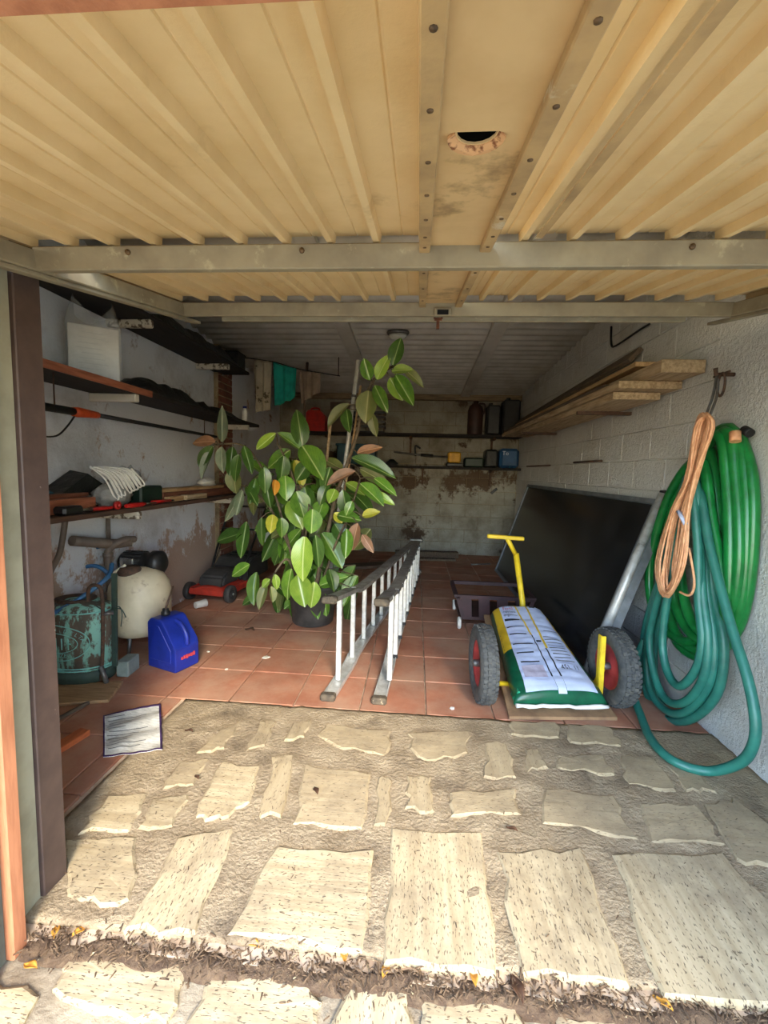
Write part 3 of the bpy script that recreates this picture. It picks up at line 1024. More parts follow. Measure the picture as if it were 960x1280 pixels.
# grey bag and the rope on it
def blob(c, r, seed, amp=.25, f=3.0):
    def fn(u, v):
        th, ph_ = 2 * PI * u, PI * v
        d = Vector((math.sin(ph_) * math.cos(th), math.sin(ph_) * math.sin(th), -math.cos(ph_)))
        k_ = 1 + amp * noise.noise((d.x * f + seed, d.y * f, d.z * f))
        p = Vector((d.x * r[0] * k_, d.y * r[1] * k_, d.z * r[2] * k_))
        return (c[0] + p.x, c[1] + p.y, max(c[2] + p.z, c[2] - r[2] * .92))
    return fn
w = MB(); w.grid(blob((-1.965, 2.67, ZS + .082), (.085, .14, .082), 3), 26, 14)
tag(w.build('grey_bag', 'grey_plastic_bag'), 'crumpled grey plastic bag under the white rope', 'bag')
t = thing('rope_coil', 'coil of white rope lying over the grey bag', 'rope', (-1.92, 2.70, ZS + .15))
w = MB()
pts = []
for i in range(9):
    a_ = at(112 + 2 * i + R(-1, 1), 584 + R(-1, 2), X=-1.98)
    b_ = at(131 + 3.6 * i, 598 - 1.2 * i + R(-1, 1), X=-1.93)
    c_ = at(144 + 4.0 * i, 622 - 1.9 * i + R(-1, 1), X=-1.89)
    d_ = at(148 + 4.0 * i, 620 - 2.1 * i, X=-1.885)
    e_ = at(135 + 3.6 * i, 595 - 1.2 * i, X=-1.925)
    pts += [a_, b_, c_, d_, e_]
w.tube(smooth_path(pts, 5), .0062, 6)
w.build('strands', 'white_rope', t)
# clear bag
w = MB(); w.grid(blob((-2.13, 3.06, ZS + .13), (.06, .17, .13), 9, .35, 4), 28, 14)
tag(w.build('clear_bag', 'clear_film'), 'clear plastic bag against the wall on the lowest shelf', 'bag')
w = MB(); w.span((-2.055, 2.95, ZS + .001), (-1.955, 3.22, ZS + .13), bev=.012)
tag(w.build('dark_green_case', 'dark_green_plastic'), 'dark green case between the rope and the pale blocks', 'case')
w = MB(); w.grid(blob((-1.98, 3.98, ZS + .135), (.06, .13, .04), 7, .5, 5), 18, 10)
tag(w.build('white_rag', 'white_box'), 'crumpled white rag on the pale pine board', 'rag')

# hand tools along the front edge
def tool(label, cat, y, parts, name):
    t = thing(name, label, cat, (-1.90, y, ZS))
    for nm, m, a, b, r in parts:
        w = MB(); w.tube([a, b], r, 8); w.build(nm, m, t)
    return t
zt = ZS + .016
def V(x, y, z=zt): return Vector((x, y, z))
t = thing('pliers', 'red handled pliers on the shelf edge, nearest tool', 'pliers', (-1.9, 2.4, ZS))
for s_ in (-1, 1):
    w = MB(); w.tube(smooth_path([V(-1.90, 2.40), V(-1.90 + s_ * .022, 2.46), V(-1.90 + s_ * .018, 2.55)], 4), .010, 8); w.build('handle', 'red_plastic', t)
w = MB(); w.tube([V(-1.90, 2.40), V(-1.90, 2.31)], [.016, .006], 8); w.build('jaws', 'chrome', t)
t = thing('screwdriver', 'long red screwdriver on the shelf edge below the rope', 'screwdriver', (-1.885, 2.8, ZS))
w = MB(); w.tube([V(-1.868, 2.66), V(-1.868, 2.72), V(-1.866, 2.82), V(-1.866, 2.86)], [.012, .018, .016, .009], 10); w.build('handle', 'red_plastic', t)
w = MB(); w.tube([V(-1.866, 2.86), V(-1.864, 2.98)], .005, 8); w.build('blade', 'chrome', t)
t = thing('red_marker', 'short bright red tube on the shelf edge beyond the screwdriver', 'tool', (-1.90, 3.0, ZS))
w = MB(); w.tube([V(-1.905, 3.0, zt), V(-1.885, 3.20, zt)], [.014, .010], 8); w.build('body', 'red_plastic', t)
w = MB(); w.tube([V(-1.885, 3.20, zt), V(-1.882, 3.24, zt)], .006, 8); w.build('tip', 'black_plastic', t)
w = MB(); w.span((-1.935, 2.16, ZS + .002), (-1.86, 2.30, ZS + .05), bev=.012)
tag(w.build('black_clamp', 'black_plastic'), 'black clamp at the near end of the shelf edge', 'clamp')
t = thing('tape_roll', 'small red ring at the shelf edge near the grey bag', 'tape', (-1.87, 2.57, ZS))
w = MB(); w.lathe([(.012, -.01), (.026, -.01), (.026, .01), (.012, .01), (.012, -.01)], 16, c=(-1.872, 2.585, ZS + .027), axis='x'); w.build('ring', 'red_plastic', t)

# wall pipes
w = MB(); w.tube([(XL + .02, 2.30, 1.60), (XL + .02, 2.32, 1.06)], .014, 8)
tag(w.build('wall_conduit', 'galvanised_box'), 'thin grey conduit on the left wall between the shelves', 'pipe')
w = MB(); w.tube(smooth_path([at(82, 648, X=-2.1), at(75, 690, X=-2.1), at(63, 715, X=-2.1), at(55, 745, X=-2.1)], 6), .016, 8)
tag(w.build('grey_hose', 'brown_pvc'), 'thin grey hose hanging under the lowest shelf', 'hose')

# ------------------------------------------------------------------ water pump with pressure tank
t = thing('water_pump', 'cream pressure tank with black pump and brown pipes by the left wall', 'water pump', (-1.93, 2.88, 0))
tc = Vector((-1.935, 2.88, 0))
w = MB(); w.lathe([(0, .085), (.09, .088), (.155, .11), (.19, .16), (.20, .22), (.20, .40), (.19, .46), (.155, .52), (.10, .555), (.045, .57), (0, .57)], 32, c=tc)
w.build('pressure_tank', 'cream_enamel', t)
for a_ in (.6, 2.7, 4.8):
    w = MB(); w.tube([tc + Vector((.14 * math.cos(a_), .14 * math.sin(a_), .12)), tc + Vector((.16 * math.cos(a_), .16 * math.sin(a_), 0))], .012, 8)
    w.build('leg', 'steel_grey', t)
w = MB(); w.lathe([(.072, .535), (.078, .56), (.06, .59), (.0, .59)], 20, c=tc + Vector((-.03, -.06, 0)))
lab(w.build('tank_flange', 'rusty_iron', t), 'rusty brown flange on the tank top')
mcn = at(175, 703, Y=3.0)
w = MB(); w.lathe([(0, -.14), (.05, -.14), (.075, -.12), (.078, .06), (.07, .10), (.092, .105), (.092, .16), (.05, .19), (0, .19)], 24, c=mcn, axis='x')
mo = w.build('motor', 'black_plastic', t)
w = MB()
for i in range(16):
    a_ = 2 * PI * i / 16
    w.box(mcn + Vector((-.03, .083 * math.cos(a_), .083 * math.sin(a_))), (.15, .006, .016), rot=(a_, 0, 0))
w.build('cooling_fins', 'dark_rubber', mo)
w = MB(); w.span(mcn + Vector((-.09, -.10, -.02)), mcn + Vector((.01, -.07, .05)), bev=.006); w.build('terminal_box', 'chrome', mo)
w = MB(); w.span(mcn + Vector((-.08, -.07, -.19)), mcn + Vector((.06, .07, -.06)), bev=.01); w.build('motor_foot', 'black_plastic', mo)
w = MB(); w.tube(smooth_path([mcn + Vector((.10, -.09, -.02)), mcn + Vector((.11, -.10, -.10)), mcn + Vector((.07, -.10, -.16))], 5), .012, 8); w.tube([mcn + Vector((.105, -.10, -.10)), mcn + Vector((.10, -.10, -.17))], .016, 8)
lab(w.build('float_switch', 'white_plastic', mo), 'small white switch hanging from the motor')
q0, q1, q2, q3 = at(137, 722, Y=2.8), at(135, 690, Y=2.8), at(152, 676, Y=2.85), at(168, 674, Y=2.95)
w = MB(); w.tube(smooth_path([q0 + Vector((0, 0, -.1)), q0, q1, q2, q3], 6), .024, 12)
el = w.build('elbow_pipe', 'brown_pvc', t)
for qa, qb in ((q1 + Vector((0, 0, -.035)), q1 + Vector((0, 0, -.005))), (q0 + Vector((0, 0, -.02)), q0 + Vector((0, 0, .01)))):
    w = MB(); w.tube([qa, qb], .032, 12); w.build('pipe_collar', 'brown_pvc', el)
w = MB(); w.tube([at(90, 676, X=-2.16), at(140, 680, X=-2.1), at(165, 678, X=-2.0)], [.034, .036, .028], 10)
lab(w.build('suction_pipe', 'brown_pvc', t), 'rough grey-brown pipe along the wall')
w = MB(); w.tube([at(136, 660, X=-2.14), at(136, 648, X=-2.14)] and [at(136, 682, X=-2.15), at(135, 646, X=-2.15)], .014, 8); w.build('riser_pipe', 'brown_pvc', t)
w = MB(); w.tube([at(133, 723, Y=2.75), at(157, 706, Y=2.8)], .010, 8)
lab(w.build('valve_lever', 'paper_note', t), 'pale valve lever')
for y_, pp in ((2.76, [(62, 745), (85, 720), (110, 690), (132, 681)]), (2.66, [(62, 752), (78, 732), (98, 712), (122, 708), (140, 722)]), (2.20, [(58, 770), (80, 760), (106, 744), (134, 722), (140, 705)])):
    w = MB(); w.tube(smooth_path([at(x, y, Y=y_ + (.03 if y_ > 2.3 else .09) * i) for i, (x, y) in enumerate(pp)], 6), .014, 8)
    w.build('hose', 'blue_hose', t)

# ------------------------------------------------------------------ copper sprayer tank
t = thing('copper_sprayer', 'old verdigris copper sprayer tank with oval emblem behind brown post', 'sprayer', (-1.90, 2.38, 0))
ec, ea, eb = Vector((-1.985, 2.385, 0)), .195, .135
def ell(a_, z, k_=1.0): return Vector((ec.x + ea * k_ * math.cos(a_), ec.y + eb * k_ * math.sin(a_), z))
BZ = 0.02
w = MB(); w.lathe([(0, .07), (1.0, .07), (1.0, .405), (.985, .43), (.80, .45), (.45, .465), (.15, .47), (0, .47)], 48, c=ec + Vector((0, 0, BZ)), sx=ea, sy=eb)
body = w.build('tank', 'tank_verdigris', t)
w = MB(); w.lathe([(.2, 0), (1.0, 0), (1.0, .07), (.9, .07)], 48, c=ec + Vector((0, 0, BZ)), sx=ea, sy=eb)
w.build('foot_band', 'tank_dark_green', t)
for z in (.078, .092, .418):
    w = MB(); w.tube([ell(2 * PI * i / 48, z + BZ, 1.01) for i in range(48)], .004, 6, closed=True); w.build('bead', 'verdigris_paint', body)
def onell(x, z, k_=1.008): return ell(-PI / 2 + x / .165, z + BZ, k_)     # x measured across the front
EMZ = .245
w = MB()
for rx, rz, rr in ((.165, .105, .003), (.11, .058, .0022)):
    w.tube([onell(-.04 + rx * math.cos(2 * PI * i / 44), EMZ + rz * math.sin(2 * PI * i / 44)) for i in range(44)], rr, 5, closed=True)
w.build('emblem_oval', 'verdigris_paint', body)
w = MB()
word = 'ARMANDO DELTA'
for i, chh in enumerate(word):
    if chh == ' ': continue
    a_ = PI - (i + 1.2) / (len(word) + 1.4) * PI
    def fn(x, y, a_=a_):
        tx, tz = -math.sin(a_) * .138, math.cos(a_) * .075
        n_ = math.hypot(tx, tz); tx, tz = -tx / n_, -tz / n_
        if tx < 0: tx, tz = -tx, -tz
        return onell(-.04 + .138 * math.cos(a_) + x * tx - y * tz, EMZ + .080 * math.sin(a_) + x * tz + y * tx, 1.012)
    w = MB(); w.text(chh, .030, fn); w.build('letter', 'verdigris_paint', body, recalc=False)
w = MB()
w.text('FIRENZE', .032, lambda x, y: onell(-.04 + x, EMZ - .072 + y + .6 * x * x, 1.012))
o_ = w.build('emblem_word', 'verdigris_paint', body, recalc=False)
w = MB()
for i in range(5): w.tube([onell(-.10 + i * .032, EMZ + .03), onell(-.10 + i * .032, EMZ - .035)], .004, 5)
w.tube([onell(-.11, EMZ), onell(.04, EMZ)], .004, 5)
w.build('emblem_crest', 'verdigris_paint', body)
w = MB(); w.box(onell(-.12, .37, 1.04), (.08, .02, .012), bev=.003); w.build('name_plate', 'tank_dark_green', body)
w = MB(); w.lathe([(.085, .452), (.095, .462), (.095, .472), (.07, .476), (.06, .466), (.0, .464)], 24, c=ec + Vector((-.03, .01, BZ)), sx=1.2); w.build('lid', 'rusty_iron', t)
# pump rods and lever bracket on the right end
sx_ = ec.x + ea + .004
w = MB(); w.tube(smooth_path([Vector((sx_ - .02, 2.31, .03)), Vector((sx_, 2.31, .30)), Vector((sx_ + .002, 2.31, .55)), Vector((sx_ - .03, 2.31, .60)), Vector((sx_ - .075, 2.31, .58)), Vector((sx_ - .08, 2.31, .50))], 6), .010, 8); w.build('lever_rod', 'rusty_iron', t)
w = MB(); w.bar((sx_ + .03, 2.36, .10), (sx_ + .045, 2.36, .66), .028, .014, (0, 1, 0)); w.build('pump_bar', 'tank_dark_green', t)
w = MB(); w.tube([(sx_ - .012, 2.30, .12), (sx_ + .02, 2.30, .02)], .014, 8); w.build('outlet', 'steel_grey', t)
w = MB(); w.tube([(sx_, 2.31, .43), (sx_ + .045, 2.345, .43)], .012, 8); w.build('clamp_bolt', 'steel_grey', t)
w = MB()
for q in ([(sx_ + .03, 2.34, .44), (sx_ + .08, 2.34, .47), (sx_ + .10, 2.34, .43), (sx_ + .09, 2.34, .35)], [(sx_ + .03, 2.34, .45), (sx_ + .10, 2.33, .46), (sx_ + .13, 2.33, .41)], [(sx_ + .0, 2.33, .44), (sx_ - .05, 2.33, .47)]):
    w.tube(smooth_path(q, 5), .003, 5)
w.build('tie_wire', 'tank_dark_green', t)
w = MB(); w.box((-1.755, 2.475, .050), (.075, .13, .097), rot=(0, 0, .1), bev=.006)
tag(w.build('small_metal_box', 'galvanised_box'), 'small grey green metal box between sprayer tank and blue can', 'box')
mat('pallet_wood', (178, 142, 100), (140, 108, 74), 0.8, scale=5, stretch=(1, 10, 10), bump=0.25)
plank('floor_board', (-2.1, 2.10, .012), (-1.66, 2.235, .012), .22, .02, 'pallet_wood', 'flat pale wooden board on the tiles before the sprayer tank', None, 'board')
plank('floor_board', at(68, 938, Z=.016), at(107, 914, Z=.016), .06, .028, mat('orange_board', (196, 106, 60), (168, 88, 48), .7, scale=6, stretch=(10, 1, 10)), 'orange brown wood offcut on the tiles behind the post', None, 'board')
plank('stick', at(70, 900, Z=.012), at(122, 872, Z=.012), .018, .018, 'grey_timber', 'thin dark stick on the floor in front of the sprayer tank', None, 'stick')

# ------------------------------------------------------------------ blue can
A = Vector((-1.69, 2.575, .002)); B = Vector((-1.463, 2.49, .002))
sv = (B - A).normalized(); tv = Vector((-sv.y, sv.x, 0))
t = thing('jerrycan', 'blue plastic jerrycan on the tiled floor', 'jerrycan', (A + B) / 2)
def cp_(s_, t_, z): return A + sv * s_ + tv * t_ + Vector((0, 0, z))
prof = [(0, 0), (.245, 0), (.25, .012), (.25, .15), (.235, .175), (.135, .315), (.115, .325), (.03, .325), (0, .295)]
w = MB(); w.prism([cp_(s_, 0, z) for s_, z in prof], tv * .185)
bmesh.ops.bevel(w.bm, geom=list(w.bm.edges), offset=.010, segments=2, profile=.5, affect='EDGES')
can = w.build('body', 'blue_plastic', t)
w = MB(); w.prism([cp_(s_, -.004, z) for s_, z in [(.02, .06), (.215, .06), (.215, .14), (.11, .285), (.09, .285), (.02, .12)]], tv * .006)
bmesh.ops.bevel(w.bm, geom=list(w.bm.edges), offset=.003, segments=1, affect='EDGES')
lab(w.build('side_panel', 'blue_plastic', can), 'raised side panel')
w = MB(); w.tube(smooth_path([cp_(.15, .09, .30), cp_(.20, .09, .285), cp_(.245, .09, .225), cp_(.25, .09, .16)], 5), .014, 10); w.build('handle', 'blue_plastic', t)
w = MB(); w.lathe([(.028, .32), (.028, .345), (.02, .352), (.02, .365), (0, .366)], 16, c=cp_(.06, .09, 0)); w.build('cap', 'black_plastic', t)
w = MB(); w.tube([cp_(.06, .09, .36), cp_(.0, .20, .48)], [.008, .005], 8); w.build('spout_rod', 'rusty_iron', t)
w = MB()
nrm = sv
for i_ in range(6): w.box(A + sv * .2515 + tv * (.05 + i_ * .018) + Vector((0, 0, .085 + .002 * (i_ % 2))), (.012, .012, .016 + .004 * (i_ % 3)), rot=(0, 0, math.atan2(tv.y, tv.x)))
lab(w.build('lettering', 'bag_red_ink', can, recalc=False), 'small red lettering')['kind'] = 'stuff'

# ------------------------------------------------------------------ lawn mower
t = thing('lawn_mower', 'small red lawn mower with black grass box by the left wall', 'lawn mower', (-1.93, 4.15, 0))
MX = Matrix.Translation((-1.925, 4.20, 0)) @ Matrix.Rotation(-.12, 4, 'Z')
def mbx():
    m_ = MB(); m_.xf = MX; return m_
w = mbx()
w.grid(lambda u, v: (-.20 + .40 * u, -.30 + .55 * v, .085 + .075 * (math.sin(PI * u) ** .5 if 0 < u < 1 else 0) * (.75 + .25 * math.sin(PI * min(1, v * 1.3)))), 14, 10, thick=(0, 0, -.02))
w.box((0, -.30, .10), (.36, .03, .06), bev=.01)
w.box((-.195, -.02, .10), (.03, .52, .06), bev=.01); w.box((.195, -.02, .10), (.03, .52, .06), bev=.01)
dk = w.build('deck', 'mower_red', t)
w = mbx(); w.prism([(-.13, -.24, .15), (.13, -.24, .15), (.14, .06, .15), (-.14, .06, .15)], (0, 0, .0001))
w = mbx()
w.prism([(-.135, -.25, .14), (-.135, -.21, .23), (-.135, -.10, .275), (-.135, .05, .275), (-.135, .08, .14)], (.27, 0, 0))
bmesh.ops.bevel(w.bm, geom=list(w.bm.edges), offset=.02, segments=2, affect='EDGES')
w.build('motor_cover', 'mower_black', t)
w = mbx()
w.prism([(-.19, .14, .10), (-.19, .12, .26), (-.19, .22, .345), (-.19, .60, .345), (-.19, .62, .12)], (.38, 0, 0))
bmesh.ops.bevel(w.bm, geom=list(w.bm.edges), offset=.015, segments=2, affect='EDGES')
gb = w.build('grass_box', 'mower_black', t)
w = mbx(); w.box((0, .42, .35), (.30, .02, .02), bev=.005); w.box((0, .30, .352), (.20, .06, .012), bev=.004); w.build('grass_box_grip', 'black_plastic', gb)
for xx, yy in ((-.215, -.24), (.215, -.24), (-.215, .20), (.215, .20)):
    rr = .085
    w = mbx(); w.lathe([(rr * .45, -.025), (rr * .95, -.025), (rr, -.012), (rr, .012), (rr * .95, .025), (rr * .45, .025), (rr * .45, -.025)], 20, c=(xx, yy, rr), axis='x')
    wh = w.build('wheel', 'mower_black', t)
    w = mbx(); w.lathe([(0, -.022), (rr * .5, -.022), (rr * .5, .022), (rr * .2, .03), (0, .03)], 16, c=(xx, yy, rr), axis='x'); w.build('hub', 'dark_rubber', wh)
    w = mbx(); w.lathe([(0, .031), (.012, .031), (.012, .036), (0, .037)], 10, c=(xx, yy, rr), axis='x'); w.build('hub_cap', 'galvanised_box', wh)
w = mbx()
for s_ in (-1, 1):
    w.tube(smooth_path([(s_ * .17, .02, .16), (s_ * .19, .16, .38), (s_ * .21, .40, .72), (s_ * .21, .52, .86)], 5), .012, 8)
w.tube([(-.205, .33, .63), (.205, .33, .63)], .010, 8)
w.tube([(-.21, .52, .86), (.21, .52, .86)], .012, 8)
w.build('push_handle', 'black_plastic', t)
w = mbx(); w.tube(smooth_path([(-.17, .02, .2), (-.16, .18, .42), (-.19, .30, .60)], 5), .005, 6); w.build('cable', 'black_plastic', t)
# cup
c0, c1 = at(244, 757, Z=.036), at(260, 753, Z=.036)
w = MB(); ax = (c1 - c0).normalized()
w.tube([c0, c0 + ax * .004, c0 + ax * .105, c0 + ax * .107], [.028, .030, .037, .034], 18)
cup = tag(w.build('cup', 'white_plastic'), 'white plastic cup lying in front of the mower', 'cup')
cup.location.z += .002

# ------------------------------------------------------------------ aluminium ladder on its side
t = thing('folding_ladder', 'aluminium double ladder lying on its side on the tiles', 'ladder', (-.15, 3.8, 0))
def rail_pts(x0, x1, top):
    y0, yb, y1 = 2.315, 3.05, 5.45
    X_ = lambda y: x0 + (x1 - x0) * (y - y0) / (y1 - y0)
    if top: zs = ((y0, .595), (yb - .35, .54), (yb + .1, .485), (y1, .43))
    else: zs = ((y0, .027), (yb - .35, .042), (yb + .1, .075), (y1, .03))
    return [Vector((X_(y), y, z)) for y, z in zs]
for nm, x0, x1, off in (('left', -.455, .005, -1), ('right', -.165, .050, 1)):
    tr, br = rail_pts(x0, x1, True), rail_pts(x0, x1, False)
    for pts, up_ in ((tr, 1), (br, -1)):
        w = MB()
        ps = smooth_path(pts, 8)
        dd, ht, th = .075, .026, .004     # rail width across, flange, metal
        prs = []
        for i, p in enumerate(ps):
            sec = [(-dd / 2, 0), (dd / 2, 0), (dd / 2, -ht * up_), (dd / 2 - th, -ht * up_), (dd / 2 - th, -th * up_), (-dd / 2 + th, -th * up_), (-dd / 2 + th, -ht * up_), (-dd / 2, -ht * up_)]
            if up_ < 0: sec = [(a_, z - 0.026) for a_, z in sec]
            prs.append(w._v([p + Vector((a_, 0, z)) for a_, z in sec]))
        for A_, B_ in zip(prs[:-1], prs[1:]):
            for j in range(8): w._f((A_[j], A_[(j + 1) % 8], B_[(j + 1) % 8], B_[j]))
        w._f(prs[0]); w._f(prs[-1])
        rl = w.build('rail', 'worn_aluminium' if up_ > 0 else 'aluminium', t)
        p = pts[0]
        w = MB(); w.box(p + Vector((0, -.005, -.013 if up_ > 0 else -.008)), (.086, .055, .040), bev=.010); w.build('foot', 'ladder_foot', rl)
    for i in range(10):
        y = 2.52 + i * .29
        if y > 5.35: break
        def zt_(pts, y):
            for a_, b_ in zip(pts[:-1], pts[1:]):
                if a_.y <= y <= b_.y:
                    return a_.lerp(b_, (y - a_.y) / (b_.y - a_.y))
        a_, b_ = zt_(tr, y), zt_(br, y)
        ox = Vector((0.030 if off > 0 else -.010, 0, 0))
        w = MB(); w.bar(a_ + ox + Vector((0, 0, -.004)), b_ + ox + Vector((0, 0, -.02 if off < 0 else 0.0)), .030, .032, (1, 0, 0), bev=.005)
        rg = w.build('rung', 'aluminium_rung', t)
        if off > 0 and i > 0:
            for q, dz in ((a_, -.02), (b_, .012)):
                w = MB(); w.box(q + ox + Vector((0, 0, dz)), (.035, .036, .026), bev=.003); w.build('rung_cap', 'black_plastic', rg)
w = MB()
for z in (.43, .03): w.box((.03, 5.46, z), (.16, .07, .05), bev=.01)
w.build('hinge', 'steel_grey', t)

# ------------------------------------------------------------------ trolley
t = thing('hand_trolley', 'yellow two-wheeled hand trolley with red rims carrying a sack', 'trolley', (.80, 2.6, 0))
def wheel(c, tilt):
    xf = Matrix.Translation(c) @ Matrix.Rotation(tilt, 4, 'Z') @ Matrix.Scale(.945, 4)
    w = MB(); w.xf = xf
    w.lathe([(.135, -.036), (.15, -.050), (.185, -.054), (.212, -.046), (.226, -.030), (.229, 0), (.226, .030), (.212, .046), (.185, .054), (.15, .050), (.135, .036)], 48, axis='x', cap=False)
    ty = w.build('tyre', 'tyre_rubber', t)
    w = MB(); w.xf = xf
    n = 44
    for i in range(n):
        a_ = 2 * PI * i / n
        for q, (xo, sh) in enumerate(((-.033, 0), (-.012, .5), (.012, 0), (.033, .5))):
            aa = a_ + sh * 2 * PI / n
            rr_ = .2285 if abs(xo) < .02 else .223
            w.box((xo, rr_ * math.cos(aa), rr_ * math.sin(aa)), (.019, .010, .021), rot=(aa, 0, .25 if q % 2 else -.25))
    tr_ = w.build('tread', 'tyre_rubber', ty)
    w = MB(); w.xf = xf
    w.lathe([(0, -.020), (.045, -.020), (.05, -.040), (.03, -.050), (.03, -.05)][0:2] + [(.055, -.012), (.11, -.012), (.125, -.030), (.143, -.038), (.146, -.030), (.146, .030), (.143, .038), (.125, .030), (.11, .012), (.055, .012), (.045, .03), (0, .03)], 36, axis='x')
    rim = w.build('rim', 'wheel_rim_red', t)
    w = MB(); w.xf = xf
    w.lathe([(0, -.062), (.016, -.062), (.020, -.055), (.022, -.018)], 16, axis='x'); w.build('hub', 'steel_grey', rim)
wheel((.418, 2.42, .219), .06)
wheel((1.16, 2.48, .219), .10)
w = MB(); w.tube([(.47, 2.42, .232), (.50, 2.43, .10), (.53, 2.48, .075), (1.07, 2.52, .075), (1.10, 2.53, .10), (1.12, 2.48, .232)], .014, 10); w.build('axle', 'yellow_paint', t)
w = MB(); w.bar((1.083, 2.43, .05), (1.091, 2.46, .40), .026, .012, (0, 1, 0), bev=.003)
w.bar((1.073, 2.45, .05), (1.081, 2.48, .40), .010, .04, (0, 1, 0), bev=.003)
lab(w.build('side_plate', 'yellow_paint', t), 'upright yellow bracket beside the right wheel')
hp = [Vector((.84, 3.2, .10)), at(653, 752, Y=3.32), at(645, 692, Y=3.34)]
w = MB(); w.tube(hp, .022, 12); ps_ = w.build('handle_post', 'yellow_paint', t)
ht_ = at(634, 673, Y=3.30)
w = MB(); w.tube([hp[2] + Vector((0, 0, -.012)), ht_], .017, 12); w.build('handle_neck', 'yellow_paint', t)
w = MB(); w.bar(at(609, 670, Y=3.30), at(655, 673.5, Y=3.30), .034, .030, (0, 0, 1), bev=.006); w.build('handle_grip', 'yellow_paint', t)
SL = .17
def bz(y): return .010 + max(0, (y - 2.24)) * SL
w = MB(); w.prism([(.535, 2.225, .004), (1.115, 2.285, .004), (1.02, 3.32, bz(3.3)), (.56, 3.32, bz(3.3))], (0, 0, .018))
lab(w.build('platform_board', 'plywood', t), 'plywood platform under the sack')
w = MB(); w.bar((.82, 2.5, .065), (.84, 3.25, .13), .04, .03, bev=.004); w.build('draw_bar', 'yellow_paint', t)

# the sack on it
def edges(v_):      # front corner pair and rear corner pair -> left/right edge points at distance v_
    l = Vector((.565, 2.262, 0)).lerp(Vector((.590, 3.22, 0)), v_)
    r = Vector((1.075, 2.305, 0)).lerp(Vector((.975, 3.22, 0)), v_)
    return l, r
def sack(v_, u_, off=0.0):
    """v_ along from front to rear, u_ across: the upper skin"""
    l, r = edges(v_)
    p = l.lerp(r, u_)
    base = bz(p.y) + .022
    cr_ = (1 - abs(2 * u_ - 1) ** 4.0) ** .45 * (1 - abs(2 * v_ - 1) ** 22.0) ** .5
    wr = .008 * noise.noise((p.x * 7, p.y * 20, 2)) + .006 * noise.noise((p.x * 16, p.y * 55, 6)) * (.4 + .6 * v_)
    return Vector((p.x, p.y, base + .032 + (.078 + .035 * v_) * cr_ + wr * cr_ + off))
def sack_low(v_, u_):
    p = sack(v_, u_)
    base = bz(p.y) + .022
    cr_ = (1 - abs(2 * u_ - 1) ** 4.0) ** .45 * (1 - abs(2 * v_ - 1) ** 22.0) ** .5
    return Vector((p.x, p.y, base + .032 * (1 - cr_) + .003))
t = thing('fertiliser_sack', 'green and white plastic sack with yellow stripes on the trolley', 'sack', (.80, 2.75, .03))
w = MB()
w.grid(lambda u, v: sack(u, v), 72, 28)
w.grid(lambda u, v: sack_low(1 - u, v), 72, 28)
bmesh.ops.remove_doubles(w.bm, verts=w.bm.verts, dist=.0035)
bag = w.build('skin', 'bag_green', t)
def patch(name, m, v0, v1, u0, u1, off=.0022, label=None, u0b=None, u1b=None):
    w = MB()
    u0b = u0 if u0b is None else u0b; u1b = u1 if u1b is None else u1b
    nu, nv = max(2, int((v1 - v0) * 72)), max(2, int((u1 - u0) * 28))
    w.grid(lambda a_, b_: sack(v0 + (v1 - v0) * a_, (u0 + (u0b - u0) * a_) * (1 - b_) + (u1 + (u1b - u1) * a_) * b_, off), nu, nv)
    o = w.build(name, m, bag)
    if label: lab(o, label)
    return o
patch('side_print', 'bag_yellow', .42, .97, .02, .16, label='yellow print on the rear left edge', u0b=.03)
patch('side_print', 'bag_yellow', .38, .97, .84, .985, label='yellow print on the right edge', u1b=.97)
patch('label_panel', 'bag_white', .022, .98, .13, .47, .0042, 'left white label')
patch('label_panel', 'bag_white', .022, .98, .57, .90, .0042, 'right white label')
patch('label_panel', 'bag_white', .012, .98, .475, .565, .0046, 'centre white strip running to the front seam', .44, .60)
patch('divider', 'bag_ink', .12, .55, .462, .478, .0060, 'black line between left label and centre strip')
patch('divider', 'bag_ink', .12, .40, .562, .580, .0060, 'black line between centre strip and right label')
patch('stripe', 'bag_yellow', .55, .98, .45, .475, .0060, 'left yellow stripe', .40, .43)
patch('stripe', 'bag_yellow', .40, .98, .57, .60, .0060, 'right yellow stripe', .61, .64)
for v_, u0, u1 in ((.25, .17, .40), (.345, .16, .38), (.44, .15, .42), (.555, .15, .40), (.64, .15, .40), (.73, .15, .39)):
    patch('text_bar', 'bag_ink', v_, v_ + (.022 if v_ > .7 else .012), u0, u1, .0064)
patch('text_bar', 'bag_ink', .47, .485, .49, .56, .0064)
patch('text_bar', 'bag_ink', .60, .612, .68, .88, .0064)
patch('text_bar', 'bag_ink', .93, .945, .68, .78, .0064)
patch('picture', 'bag_photo', .115, .22, .16, .42, .0060, 'faint picture on the left label')
def on_sack(u0, v0, su, sv_): return lambda x, y: sack(v0 + y * sv_, u0 + x * su, .0075)
w = MB(); w.text('Fertil', .085, on_sack(.27, .90, 1.0, .75)); lab(w.build('brand_word', 'bag_red_ink', bag, recalc=False), 'red brand word')
w = MB(); w.text('concime', .065, on_sack(.27, .845, 1.0, .7)); w.text('organico', .065, on_sack(.27, .80, 1.0, .7)); w.build('brand_word', 'bag_ink', bag, recalc=False)
w = MB(); w.text('45L', .075, on_sack(.69, .205, 1.1, .8)); w.text('11', .065, on_sack(.81, .205, 1.1, .8)); w.build('volume_mark', 'bag_ink', bag, recalc=False)
w = MB()
for i in range(9): w.grid(lambda a_, b_: sack(.27 + i * .032 + .007 * a_, .62 + R(.20, .24) * b_, .0066), 1, 6)
pr_ = w.build('small_print', 'steel_grey', bag, recalc=False)
